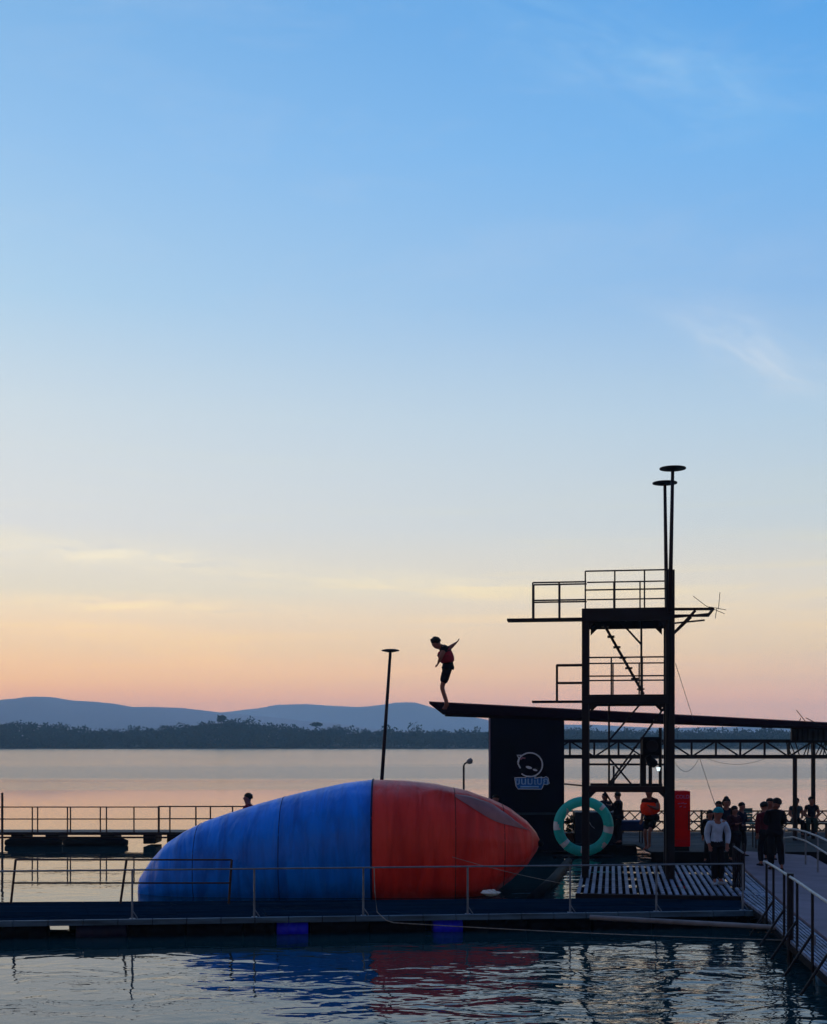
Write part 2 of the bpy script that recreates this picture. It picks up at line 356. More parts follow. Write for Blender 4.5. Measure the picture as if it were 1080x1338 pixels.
dirw = (fr - fl).normalized()
for px, w, m_ in ((-60, 95, BLACKP), (22, 64, BLACKP), (121, 64, mat('navy_plastic', (.003, .003, .03), .5, .3)), (190, 72, BLACKP), (264, 72, BLACKP), (322, 40, BLACKP), (364, 40, BLUEP), (425, 74, BLACKP), (500, 70, BLACKP),
                  (566, 38, BLUEP), (630, 80, BLACKP), (715, 80, BLACKP), (800, 76, BLACKP), (880, 72, BLACKP), (948, 50, BLACKP)):
    t = (px + 120) / 1132; c = fl.lerp(fr, t)
    for s_ in (.06, .8):
        q = c.lerp(bl.lerp(br, t), s_); q.z = .06
        mb = MB(); barrel(mb, q, .19, w / F * q.y * 1.02, dirw); mb.build('float', m_, wk, smooth=True)
# rails of the near walkway: light grey tubes at the front edge
pxs = [-125, 14 + 0, 157, 313, 455, 592, 730, 848, 968]
pts = []
for px in pxs:
    t = (px + 120) / 1132; c = fl.lerp(fr, t); pts.append(c + Vector((0, .06, 0)))
front = railing('grey tube railing along the near edge of the front walkway', pts, .90, [1.0], .019, RAILG, rr=.016, posts=[2, 3, 4, 5, 6, 7, 8], foot=True)
bpts = [G(px, 1181, ZN) for px in (14, 157, 299)]
railing('dark rusty railing on the far edge of the front walkway with leaning posts', bpts, .88, [1.0, .47], .025, RAILD, rr=.018,
        post_over={0: (.10, 0, 0), 1: (.13, 0, 0), 2: (.06, 0, 0)})
# ropes and pipe
RP = lambda *p: [Vector(q) for q in p]
mb = MB(); mb.tube([P(489, 1134, 23.8), P(490, 1165, 23.7), P(493, 1192, 23.6), P(505, 1203, 23.4)] + sag(P(515, 1206, 23.3), P(1030, 1229, 21.6), .03), .008, 6)
tag(mb.build('rope', ROPE), 'pale mooring rope tied to the grey railing and running low over the water', 'rope')
mb = MB(); mb.tube(sag(P(590, 1120, 29.0), P(765, 1160, 28), .05), .006, 6)
tag(mb.build('rope', ROPE), 'thin rope from the red half of the air bag towards the scaffold tower', 'rope')
mb = MB(); mb.tube([P(770, 1199, 23.6), P(900, 1206, 23.0), P(1018, 1212.5, 22.5)], .045, 12)
tag(mb.build('pipe', TIMBER), 'grey pipe lying along the front walkway edge towards the right gangway', 'pipe')
mb = MB(); mb.tube([G(742, 1126, .05), G(722, 1150, .06), G(694, 1176, .06)], [.12, .13, .13], 12)
tag(mb.build('boom', BLACKP, smooth=True), 'black floating boom slanting across the water below the swim ring', 'boom')
# crumpled white bag at waterline
mb = MB(); c = P(640, 1167, 28.6)
def cr(u, w):
    th = u * math.pi; ph = w * 2 * math.pi; r = 1 + .35 * noise.noise(Vector((math.cos(ph) * 2, math.sin(ph) * 2, u * 5)))
    return c + Vector((math.sin(th) * math.cos(ph) * .19 * r, math.sin(th) * math.sin(ph) * .12 * r, math.cos(th) * .07 * r))
v, f = grid(cr, 14, 18, True); mb.add(v, f); tag(mb.build('plastic_bag', mat('white_film', (.75, .68, .62), .5, .3, bump=.5)), 'crumpled white plastic bag floating under the red end of the air bag', 'bag')
# ------------------------------------------------------------------ inflatable
DB = 31.0; sc = DB / F
TOPP = [(180, 1166), (184, 1146), (200, 1122), (218, 1102), (240, 1087), (270, 1073), (300, 1062.5), (340, 1050), (380, 1039), (415, 1030.5), (450, 1023.5), (488, 1019.5), (530, 1020.5), (570, 1024.5), (610, 1033), (640, 1045), (665, 1058), (688, 1074), (700, 1088), (705, 1099)]
BOTP = [(180, 1168), (186, 1181), (220, 1190), (300, 1190), (400, 1190), (500, 1190), (560, 1188), (610, 1180), (640, 1168), (665, 1150), (688, 1128), (700, 1112), (705, 1101)]
def itp(tab, x):
    for (a, ya), (b_, yb) in zip(tab, tab[1:]):
        if a <= x <= b_: return ya + (yb - ya) * (x - a) / (b_ - a)
    return tab[-1][1] if x > tab[-1][0] else tab[0][1]
def blobp(px, w, side=None):
    top = CH - (itp(TOPP, px) - HY) * sc; bot = CH - (itp(BOTP, px) - HY) * sc
    hz = (top - bot) / 2; zc = (top + bot) / 2; hy = min(1.55, hz * 1.12)
    ph = w * 2 * math.pi
    ca, sa = math.cos(ph), math.sin(ph)
    e = .86
    y = math.copysign(abs(ca) ** e, ca) * hy; z = math.copysign(abs(sa) ** e, sa) * hz
    X = (px - HX) * sc
    # gathered wrinkles: stronger near the ends and beside the seam
    end = max(0, 1 - (705 - px) / 150) + .55 * max(0, 1 - (px - 180) / 130) + .25 * math.exp(-((px - 488) / 34) ** 2) + .10
    wr = noise.noise(Vector((X * .7, ph * 2.6, 1.3))) * .07 * end + noise.noise(Vector((X * 1.6, ph * 6.5, 4.3))) * .035 * end
    if px > 560:
        k = (px - 560) / 145
        wr -= .12 * k * math.exp(-((ph - math.pi * (1.0 + .36 - .22 * (1 - k))) / .11) ** 2) if False else 0
    # long soft crease along the upper right flank
    crease = math.exp(-(((w % 1) - (.655 - .25 * 0)) / .02) ** 2)
    f_ = 1 + wr
    return Vector((X, DB + y * f_, zc + z * f_))
def blob_part(x0, x1, name, m, parent):
    nu = 90
    def fn(u, w):
        # denser sampling near tips
        px = x0 + (x1 - x0) * (u ** 1.6 if x0 == 180 else 1 - (1 - u) ** 1.6)
        return blobp(px, w)
    v, f = grid(fn, nu, 96, True); mb = MB(); mb.add(v, f)
    return mb.build(name, m, parent, smooth=True)
def fabric(name, c1, c2):
    m = bpy.data.materials.new(name); m.use_nodes = True; t = m.node_tree; b = t.nodes['Principled BSDF']
    b.inputs['Roughness'].default_value = .42; b.inputs['Specular IOR Level'].default_value = .28
    g = t.nodes.new('ShaderNodeNewGeometry')
    def nz(sx, sy, sz, det, dist=0):
        mp = t.nodes.new('ShaderNodeMapping'); mp.inputs['Scale'].default_value = (sx, sy, sz); t.links.new(g.outputs['Position'], mp.inputs[0])
        n = t.nodes.new('ShaderNodeTexNoise'); n.inputs['Scale'].default_value = 1; n.inputs['Detail'].default_value = det; n.inputs['Distortion'].default_value = dist; t.links.new(mp.outputs[0], n.inputs[0]); return n.outputs[0]
    n1 = nz(3.2, .5, .45, 5, .6)       # vertical water streaks
    r = t.nodes.new('ShaderNodeValToRGB'); r.color_ramp.elements[0].position = .33; r.color_ramp.elements[1].position = .6
    r.color_ramp.elements[0].color = (*c1, 1); r.color_ramp.elements[1].color = (*c2, 1); t.links.new(n1, r.inputs[0]); t.links.new(r.outputs[0], b.inputs['Base Color'])
    n2 = nz(2.6, .8, .6, 4, 1.2); n3 = nz(.9, .9, .9, 3)
    ad = t.nodes.new('ShaderNodeMath'); ad.operation = 'ADD'; t.links.new(n2, ad.inputs[0]); t.links.new(n3, ad.inputs[1])
    bn = t.nodes.new('ShaderNodeBump'); bn.inputs['Strength'].default_value = .6; bn.inputs['Distance'].default_value = .12; t.links.new(ad.outputs[0], bn.inputs['Height']); t.links.new(bn.outputs[0], b.inputs['Normal'])
    return m
BF = fabric('blue_vinyl', (.0001, .13, .60), (.0001, .24, .98)); RF = fabric('red_vinyl', (.62, .020, .015), (.88, .045, .030))
bag = thing('inflatable_air_bag', 'huge floating air bag with a blue half and a red half', 'inflatable')
blob_part(180, 487, 'blue_half', BF, bag)['label'] = 'blue left half of the air bag'
blob_part(488.5, 705, 'red_half', RF, bag)['label'] = 'red right half of the air bag'
def hoop(px, r, lift=1.006):
    pts = []
    for k in range(97):
        p = blobp(px, k / 96); c = Vector((p.x, DB, 1.2)); pts.append(c + (p - c) * lift)
    return MB().tube(pts, r, 6, caps=False)
hoop(487.8, .022).build('seam', mat('seam_dark', (.01, .02, .08), .7, .2), bag)
SEAM = mat('seam_red', (.14, .018, .014), .7, .2); SEAMB = mat('seam_blue', (.001, .04, .18), .7, .2)
for px in (592, 655): hoop(px, .010, 1.0).build('seam', SEAM, bag)
for px in (372, 262): hoop(px, .010, 1.0).build('seam', SEAMB, bag)
# slack fabric fold at the upper right end; its paler colour paints the sheen
def flap(u, w):
    px = 592 + 112 * u; a = .335 + .075 * u
    p = blobp(px, a + (w - .5) * .075 * math.sin(min(1, u * 1.1 + .05) * math.pi) )
    c = Vector((p.x, DB, p.z - .3)); d = Vector((0, -.6, .8))
    return p + d * (.02 + .07 * math.sin(w * math.pi) * math.sin(min(1, u + .1) * math.pi))
FLAPW = None
v, f = grid(flap, 40, 8); mb = MB(); mb.add(v, f); mb.build('fabric_fold', mat('sheen_red_vinyl', (.36, .16, .17), .45, .4, var=.25, vscale=3), bag, smooth=True)
mb = MB(); c = P(703, 1101, DB - .1); mb.tube([c, c + Vector((.10, -.03, -.05))], [.09, .06], 12); mb.build('valve', BLACKP, bag)
# ------------------------------------------------------------------ launch board, its panel and person
A0 = P(578, 932, 30.0); A1 = P(1150, 953.5, 44.0); B0 = P(560, 918, 32.5); B1 = P(1150, 948.5, 47.0)
jb = thing('launch_board', 'long sloping dark launch board reaching from the jumper past the tower to the canopy', 'jump platform')
mb = MB(); n = 30
for i in range(n):
    a, c = i / n, (i + 1) / n
    q = [A0.lerp(A1, a), A0.lerp(A1, c), B0.lerp(B1, c), B0.lerp(B1, a)]; lo = [p - Vector((0, 0, .035)) for p in q]
    mb.add(q + lo, [(0, 1, 2, 3), (7, 6, 5, 4), (0, 4, 5, 1), (2, 6, 7, 3)] + ([(3, 7, 4, 0)] if i == 0 else []) + ([(1, 5, 6, 2)] if i == n - 1 else []))
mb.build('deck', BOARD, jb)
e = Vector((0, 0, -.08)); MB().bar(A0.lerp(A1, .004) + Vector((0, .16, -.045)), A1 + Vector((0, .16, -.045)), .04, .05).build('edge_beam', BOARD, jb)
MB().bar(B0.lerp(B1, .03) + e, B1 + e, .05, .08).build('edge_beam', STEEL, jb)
MB().bar(B0 + Vector((0, 0, .012)), B1 + Vector((0, 0, .012)), .03, .03).build('thin_strip', mat('purple_trim', (.07, .02, .05), .6, .3), jb)
for s_ in (.444,):
    a = B0.lerp(B1, s_); a = a + Vector((0, -.25, 0)); MB().tube([(a.x, a.y, .0), (a.x, a.y, a.z - .10)], .05, 8).build('post', STEEL2, jb)
pn = thing('logo_panel', 'tall black panel with a round white outline logo and blue lettering under it', 'panel')
xl, xr, dp = 640, 736.5, 41.6
l0 = P(xl, 933, dp); r0 = P(xr, 935, dp)
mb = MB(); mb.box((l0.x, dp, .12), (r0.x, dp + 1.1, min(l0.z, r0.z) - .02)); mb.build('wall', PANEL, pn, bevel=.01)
MB().box((l0.x - .045, dp - .02, .12), (l0.x - .003, dp + .06, l0.z - .06)).build('thin_strip', mat('lit_edge_lilac', (.22, .18, .24), .6, .3), pn)  # pale lilac strip paints the light on the panel's left side edge
MB().box((l0.x - .3, dp - .5, -.1), (r0.x + .35, dp + 1.5, .115)).build('base_raft', BLACKP, pn, bevel=.03)
MB().box((l0.x + .05, dp - .022, P(0, 1062, dp).z), (r0.x - .05, dp - .003, P(0, 1065, dp).z)).build('thin_strip', mat('teal_trim', (.02, .05, .07), .6, .3), pn)
LG = mat('logo_white', (.75, .84, .95), .6, .2, var=.2); LB = mat('logo_blue', (.012, .16, .50), .6, .2, var=.2); LL = mat('logo_light_blue', (.28, .55, .90), .6, .2)
lp = lambda x, y, o=.014: P(x, y, dp) + Vector((0, -o, 0))
def stroke(pts, w, m, o=.014, name='logo_line'):
    mb = MB(); q = [lp(x, y, o) for x, y in pts]
    mb.tube(q, w / F * dp / 2, 6); return mb.build(name, m, pn)
ring = [(691.5 + 16.4 * math.cos(a), 999.5 + 15.6 * math.sin(a)) for a in [R(t) for t in range(-168, 142, 10)]]
stroke(ring, 2.0, LG); stroke([(675.4, 996), (677.5, 991.5), (674.8, 987), (681, 987.2), (686, 985.2)], 1.8, LG)
stroke([(679, 1004), (676, 998), (677.5, 991.5)], 2.0, LG); stroke([(679, 992.5), (682, 990.5), (685.5, 991)], 2.2, mat('logo_pink', (.42, .18, .22), .6, .2))
for (x, y, a_, b_) in ((690.2, 1003, 4.2, 1.8), (698.3, 1006.3, 3.0, 1.4)):
    mb = MB(); v = [lp(x + a_ * math.cos(t) - .0, y + b_ * math.sin(t) + a_ * math.cos(t) * .22, .02) for t in [k * math.pi / 8 for k in range(16)]]
    mb.add(v + [p + Vector((0, .012, 0)) for p in v], [tuple(range(16))] + [(k, (k + 1) % 16, 16 + (k + 1) % 16, 16 + k) for k in range(16)]); mb.build('logo_mark', LG, pn)
pl = [(671.5, 1016.5), (686, 1016), (688, 1014.3), (697, 1014.5), (699, 1017), (704, 1016), (710, 1016.5), (712.5, 1014.8), (715.5, 1017), (716.8, 1024), (714, 1025.3), (709.5, 1025), (708, 1029), (706.5, 1031.5), (676, 1031.2), (673.3, 1027)]
mb = MB(); v = [lp(x, y, .010) for x, y in pl]; k = len(v); mb.add(v + [p + Vector((0, .006, 0)) for p in v], [tuple(range(k))]); mb.build('logo_plate', LB, pn)
stroke(pl + [pl[0]], 1.1, LG, .012)
fc = bpy.data.curves.new('logo_text', 'FONT'); fc.body = 'ขนมไปก'; fc.size = .33; fc.extrude = .004; fc.offset = .004; fc.align_x = 'CENTER'
fo_ = bpy.data.objects.new('lettering', fc); C.objects.link(fo_)
bpy.context.view_layer.update(); me = bpy.data.meshes.new_from_object(fo_.evaluated_get(bpy.context.evaluated_depsgraph_get())); bpy.data.objects.remove(fo_)
me.materials.clear(); me.materials.append(LL); fo_ = bpy.data.objects.new('lettering', me); C.objects.link(fo_); fo_.location = lp(694, 1025.2, .016); fo_.rotation_euler = (R(90), 0, 0); fo_.parent = pn
stroke([(679, 1028.4), (703, 1028.4)], 2.2, LL, .014)
# ------------------------------------------------------------------ people
def skin_mesh(name, verts, edges, m, parent=None, sub=2, root=0):
    """verts: (x,y,z,r)"""
    bm = bmesh.new(); ly = bm.verts.layers.skin.verify(); vs = []
    for x, y, z, r in verts:
        v = bm.verts.new((x, y, z)); v[ly].radius = (r, r); v[ly].use_root = False; vs.append(v)
    vs[root][ly].use_root = True
    for a, b_ in edges: bm.edges.new((vs[a], vs[b_]))
    me = bpy.data.meshes.new(name); bm.to_mesh(me); bm.free()
    o = bpy.data.objects.new(name, me); C.objects.link(o)
    s = o.modifiers.new('skin', 'SKIN'); s.branch_smoothing = .6; s.use_smooth_shade = True
    q = o.modifiers.new('sub', 'SUBSURF'); q.levels = sub; q.render_levels = sub
    dg = bpy.context.evaluated_depsgraph_get(); dg.update()
    me2 = bpy.data.meshes.new_from_object(o.evaluated_get(dg)); bpy.data.objects.remove(o); bpy.data.meshes.remove(me)
    me2.name = name; me2.materials.clear(); me2.materials.append(m)
    o = bpy.data.objects.new(name, me2); C.objects.link(o)
    if parent: o.parent = parent
    return o
STAND = dict(pelvis=(0, 0, .93), belly=(0, .01, 1.07), chest=(0, .01, 1.25), neckb=(0, 0, 1.41), neck=(0, .01, 1.455), jaw=(0, .035, 1.52), head=(0, .025, 1.60), top=(0, .015, 1.655),
             shL=(-.17, 0, 1.38), elL=(-.22, -.03, 1.11), wrL=(-.21, .05, .87), shR=(.17, 0, 1.38), elR=(.22, -.03, 1.11), wrR=(.21, .05, .87),
             hipL=(-.09, 0, .88), knL=(-.10, .02, .48), anL=(-.10, -.02, .08), toL=(-.12, .15, .03), hipR=(.09, 0, .88), knR=(.10, .02, .48), anR=(.10, -.02, .08), toR=(.12, .15, .03))
def person(label, loc, yaw, pose=None, height=1.7, shirt=None, pants=None, sleeve='short', trouser='long', shoes=None, hair='short', cap=None, vest=None, hood=False, group=None, skirt=None, bulk=1.0, face=None, vk=1.0, hk=1.0):
    J = {k: Vector(v) for k, v in STAND.items()}
    if not pose or 'pelvis' not in pose:
        rr_ = random.Random(label); u_ = lambda a: rr_.uniform(-a, a); wx = u_(.045); ty = u_(.05)
        for k_ in J:
            if k_ in ('pelvis', 'belly', 'hipL', 'hipR'): J[k_] += Vector((wx, 0, 0))
            elif k_[:2] not in ('kn', 'an', 'to'): J[k_] += Vector((wx * .4, ty * (J[k_].z - .9), 0))
        for sd2, sg in (('L', -1), ('R', 1)):
            J['kn' + sd2] += Vector((wx * .4 + sg * u_(.02), abs(u_(.08)), 0)); J['an' + sd2] += Vector((sg * abs(u_(.05)), u_(.08), 0)); J['to' + sd2] = J['an' + sd2] + Vector((sg * .03, .17, -.05))
            if rr_.random() < .45: J['el' + sd2] += Vector((0, .05, .02)); J['wr' + sd2] = J['el' + sd2] + Vector((-sg * rr_.uniform(.05, .16), .2, rr_.uniform(-.08, .16)))
            else: J['wr' + sd2] += Vector((sg * u_(.04), u_(.06), 0))
        hx = u_(.03)
        for k_ in ('jaw', 'head', 'top'): J[k_] += Vector((hx, abs(u_(.04)), -.005))
    if pose: J.update({k: Vector(v) for k, v in pose.items()})
    t = thing('person', label, 'person', group)
    names = {}; V = []; E = []
    def jv(n, p, r): names[n] = len(V); V.append((p.x, p.y, p.z, r)); return names[n]
    rad = dict(pelvis=.085, belly=.085, chest=.125, neckb=.075, neck=.060, jaw=.085, head=.112, top=.085, sh=.070, el=.053, wr=.040, hip=.066, kn=.050, an=.036, to=.030)
    for n in ('pelvis', 'belly', 'chest', 'neckb', 'neck', 'jaw', 'head', 'top'): jv(n, J[n], rad[n] * (bulk if n in ('pelvis', 'belly', 'chest') else hk if n in ('jaw', 'head', 'top') else 1))
    E += [(0, 1), (1, 2), (2, 3), (3, 4), (4, 5), (5, 6), (6, 7)]
    for s in 'LR':
        for n, par in (('sh', 'neckb'), ('el', 'sh' + s), ('wr', 'el' + s)):
            i = jv(n + s, J[n + s], rad[n]); E.append((names[par], i))
        # hand: palm + five fingers
        d = (J['wr' + s] - J['el' + s]).normalized(); sd_ = d.cross(Vector((0, 1, 0) if abs(d.y) < .8 else (0, 0, 1))).normalized(); nn = sd_.cross(d).normalized()
        sd_ = nn if False else sd_
        pm = jv('pm' + s, J['wr' + s] + d * .065, .046); E.append((names['wr' + s], pm)); pc = Vector(V[pm][:3])
        for k, (off, ln) in enumerate(((-.027, .062), (-.009, .078), (.009, .072), (.027, .055))):
            a = jv('f%d%s' % (k, s), pc + d * .040 + sd_ * off, .0105); b1 = jv('g%d%s' % (k, s), pc + d * (.040 + ln * .55) + sd_ * off * 1.15 + nn * .010, .009); b2 = jv('h%d%s' % (k, s), pc + d * (.036 + ln) + sd_ * off * 1.1 + nn * .032, .0075)
            E += [(pm, a), (a, b1), (b1, b2)]
        a = jv('t0' + s, pc - sd_ * .036 + d * .004 + nn * .012, .0115); b1 = jv('t1' + s, pc - sd_ * .052 + d * .038 + nn * .022, .009); E += [(pm, a), (a, b1)]
        for n, par in (('hip', 'pelvis'), ('kn', 'hip' + s), ('an', 'kn' + s), ('to', 'an' + s)):
            i = jv(n + s, J[n + s], rad[n]); E.append((names[par], i))
        h = J['an' + s]; tt = J['to' + s]; hd = (h - tt); hd = hd.normalized() if hd.length else Vector((0, -1, 0))
        i = jv('he' + s, h + Vector((hd.x, hd.y, 0)) * .05 - Vector((0, 0, .04)), .03); E.append((names['an' + s], i))
    body = skin_mesh('body', V, E, SKIN, t)
    # face: forward direction of head
    hd = J['head']; upv = (J['top'] - J['neck']).normalized()
    fw = Vector(face) if face else Vector((random.Random(label + 'f').uniform(-.8, .8), 1, -.12)); fw = (fw - upv * fw.dot(upv)).normalized(); rt = fw.cross(upv)
    mb = MB()
    def ell(c, ax, n1=10, n2=12, mi=0, cut=None, sq=None):
        v, f = grid(lambda u, w: c + ax[0] * math.sin(u * math.pi) * math.cos(w * 2 * math.pi) + ax[1] * math.sin(u * math.pi) * math.sin(w * 2 * math.pi) + ax[2] * math.cos(u * math.pi), n1, n2, True)
        mb.add(v, f, mi)
    ell(hd + fw * .092 - upv * .012, (rt * .014, fw * .022, upv * .026)); mb.build('nose', SKIN, t, smooth=True)
    for s in (-1, 1): mb.v, mb.f, mb.mi = [], [], []; ell(hd + rt * s * .096 - upv * .01 - fw * .005, (rt * .012, fw * .020, upv * .032)); mb.build('ear', SKIN, t, smooth=True)
    
    mb = MB()
    for s in (-1, 1): mb.v, mb.f, mb.mi = [], [], []; ell(hd + fw * .088 + rt * s * .032 + upv * .012, (rt * .013, fw * .010, upv * .008)); mb.build('eye', BLACKP, t, smooth=True)
    mb = MB(); ell(hd + fw * .082 - upv * .055, (rt * .024, fw * .012, upv * .007)); mb.build('mouth', mat('lips', (.2, .05, .05), .5), t, smooth=True)
    mb = MB()
    if hair or not cap:
        v, f = grid(lambda u, w: hd + upv * .020 - fw * .018 + rt * .112 * hk * math.sin(u * 2.15) * math.cos(w * 6.2832) + fw * (.113 if hk == 1 else .098) * hk * math.sin(u * 2.0) * math.sin(w * 6.2832) * (1 if math.sin(w * 6.2832) < 0 or u < .62 else .0 + 1 - (u - .62) * 1.6)
                    + upv * (.108 * hk * math.cos(u * 2.0) + (.04 * max(0, math.sin(w * 6.2832)) * max(0, u - .5) * 2)) + Vector((0, 0, .010 * noise.noise(Vector((w * 9, u * 7, 1))))), 14, 24, True)
        mb.add(v, f)
        if hair == 'long': ell(hd - fw * .06 - upv * .10, (rt * .10, fw * .05, upv * .17))
        if hair == 'bun': ell(hd + upv * .11 - fw * .04, (rt * .075, fw * .075, upv * .065)); ell(hd - fw * .05 - upv * .02, (rt * .13, fw * .09, upv * .14))
        if hair == 'spiky':
            for k in range(16):
                a = k * 2.4; q_ = .35 + .6 * (k % 5) / 5; dd_ = (upv * math.cos(q_) + (rt * math.cos(a) + fw * (math.sin(a) * .8 - .15)) * math.sin(q_)).normalized(); b0 = hd + dd_ * .095 * hk
                mb.tube([b0 - dd_ * .02, b0 + dd_ * .035, b0 + dd_ * .055 + rt * .01], [.032, .018, .003], 6)
        mb.build('hair', HAIR, t, smooth=True)
    if cap:
        mb = MB(); v, f = grid(lambda u, w: hd + upv * .035 + rt * .118 * math.sin(u * 1.65) * math.cos(w * 6.2832) + fw * .124 * math.sin(u * 1.65) * math.sin(w * 6.2832) + upv * .115 * math.cos(u * 1.65), 10, 20, True); mb.add(v, f)
        v, f = grid(lambda u, w: hd + upv * (.03 - .015 * u) + fw * (.09 + .09 * u) + rt * (w - .5) * .17 * (1 - .35 * u * u), 4, 8); mb.add(v, f); mb.build('cap', cap, t, smooth=True)
    def garment(nm, pts, edges, m):
        return skin_mesh(nm, pts, edges, m, t)
    def jp(n, r, d=None):
        p = J[n] if d is None else d; return (p.x, p.y, p.z, r)
    if shirt:
        k = .024
        lowp = J['pelvis'] + (J['pelvis'] - J['belly']) * .5
        pts = [jp('q', .155 * bulk, lowp), jp('p', .145 * bulk, J['pelvis'].lerp(J['belly'], .3)), jp('belly', (.10 + k) * bulk), jp('chest', (.125 + k) * bulk), jp('neckb', .098 + k * .4)]; ed = [(0, 1), (1, 2), (2, 3), (3, 4)]
        for s in 'LR':
            i = len(pts); e_ = J['el' + s]
            pts.append(jp('sh' + s, .068 + k)); ed.append((4, i))
            if sleeve == 'long': pts += [jp('el' + s, .048 + k), jp('wr' + s, .036 + k * .8)]; ed += [(i, i + 1), (i + 1, i + 2)]
            else: pts.append(jp('x', .05 + k, J['sh' + s].lerp(e_, .6))); ed.append((i, i + 1))
        i = len(pts); pts.append(jp('x', .078, J['neckb'].lerp(J['neck'], .75))); ed.append((4, i))
        garment('shirt', pts, ed, shirt)
        if hood: mb = MB(); ell(J['neck'] - fw * .05 - upv * .02, (rt * .11, fw * .075, upv * .07)); mb.build('hood', shirt, t, smooth=True)
    if pants:
        k = .02; pts = [jp('p', .128 * bulk, J['pelvis'].lerp(J['belly'], .6)), jp('pelvis', .135 * bulk)]; ed = [(0, 1)]
        for s in 'LR':
            i = len(pts); pts.append(jp('hip' + s, .100 + k)); ed.append((1, i))
            if trouser == 'long': pts += [jp('kn' + s, .066 + k), jp('x', .055 + k, J['kn' + s].lerp(J['an' + s], .9))]; ed += [(i, i + 1), (i + 1, i + 2)]
            else: pts.append(jp('x', .068 + k * 1.4, J['hip' + s].lerp(J['kn' + s], .82))); ed.append((i, i + 1))
        garment('trousers' if trouser == 'long' else 'shorts', pts, ed, pants)
        mb = MB(); w0 = J['pelvis'].lerp(J['belly'], .35); w1_ = (J['hipL'] + J['hipR']) / 2 - (J['belly'] - J['pelvis']) * .35
        mb.tube([w0, w0.lerp(w1_, .5), w1_], [.148 * bulk, .175 * bulk, .165 * bulk], 18, hr=.86); mb.build('waistband', pants, t, smooth=True)
    if skirt:
        mb = MB(); a = J['belly']; kn = (J['knL'] + J['knR']) / 2 - Vector((0, 0, .05))
        mb.tube([a, J['pelvis'], kn], [.13, .19, .27], 20); mb.build('skirt', skirt, t, smooth=True)
    if vest:
        garment('life_vest', [jp('p', .155 * vk, J['pelvis'].lerp(J['belly'], .5)), jp('belly', .19 * vk), jp('chest', .205 * vk), jp('x', .15 * vk, J['chest'].lerp(J['neckb'], .75))], [(0, 1), (1, 2), (2, 3)], vest)
        mb = MB()
        for q in (.15, .7):
            c = J['belly'].lerp(J['chest'], q); u = (J['chest'] - J['belly']).normalized(); pts = [c + Matrix.Rotation(a_, 3, u) @ (Vector((0, .180 + .008 * q, 0))) for a_ in [k * math.pi / 12 for k in range(25)]]; mb.tube(pts, .014, 6, caps=False)
        mb.build('strap', HAIR, t)
    if shoes:
        for s in 'LR':
            mb = MB(); a = J['an' + s]; q = J['to' + s]; d = (q - a); d.z = 0; d = d.normalized() if d.length > .02 else Vector((0, 1, 0)); sdv = Vector((d.y, -d.x, 0)); z0 = min(a.z, q.z) - .0
            b0 = Vector((a.x, a.y, q.z)) - d * .06
            v, f = grid(lambda u, w: b0 + d * (.27 * u) + sdv * .045 * math.cos(w * 6.2832) * (math.sin(min(1, u * .9 + .1) * math.pi) ** .4 + .02) + Vector((0, 0, (.045 if u > .45 else .065) * max(-.6, math.sin(w * 6.2832)) * (math.sin(min(1, u * .9 + .1) * math.pi) ** .4 + .02) + .0)), 10, 14, True); mb.add(v, f); mb.build('shoe', shoes, t, smooth=True)
    s_ = height / 1.72
    t.location = loc; t.rotation_euler = (0, 0, yaw); t.scale = (s_, s_, s_)
    return t
# the jumper: faces left (-X): local forward +Y -> world -X means yaw +90deg
DJ = 30.55
def jz(y): return (929.5 - y) / F * DJ
def jf(x): return (584 - x) / F * DJ
def J2(x, y, s=0.0): return (s, jf(x), jz(y))
jump = dict(pelvis=J2(584.5, 872), belly=J2(584, 864), chest=J2(580, 854.5), neckb=J2(576.5, 846.5), neck=J2(574, 845), jaw=J2(571, 845), head=J2(569, 841), top=J2(568, 838),
            shL=J2(580, 848, -.17), elL=J2(575, 860, -.24), wrL=J2(572.5, 865.5, -.16), shR=J2(582, 848.5, .17), elR=J2(588, 845.5, .25), wrR=J2(593, 841.5, .27),
            hipL=J2(584, 873, -.08), knL=J2(576, 899, -.09), anL=J2(582.5, 921, -.09), toL=J2(577.5, 928.2, -.10), hipR=J2(584.5, 873, .08), knR=J2(577, 899.5, .07), anR=J2(584.5, 921, .08), toR=J2(581, 927.6, .09))
jl = G(584, 970.001, 0)
def board_z(X, Y):
    n_ = (A1 - A0).cross(B0 - A0).normalized(); return A0.z - (n_.x * (X - A0.x) + n_.y * (Y - A0.y)) / n_.z
jx = (584 - HX) / F * DJ; zb = board_z(jx, DJ)
person('barefoot jumper in a red life vest crouching on the board end with arms swung back', (jx, DJ, CH - (929.5 - HY) / F * DJ + .012), R(90), jump, 1.72,
       shirt=cloth('black', (.006, .005, .010)), sleeve='short', pants=cloth('blackshorts', (.008, .006, .014)), trouser='short', hair='spiky', vest=cloth('vest', (.30, .025, .05)), face=(0, 1, -.75), hk=1.2)
print('board z at feet', zb, 'feet', CH - (929.5 - HY) / F * DJ)
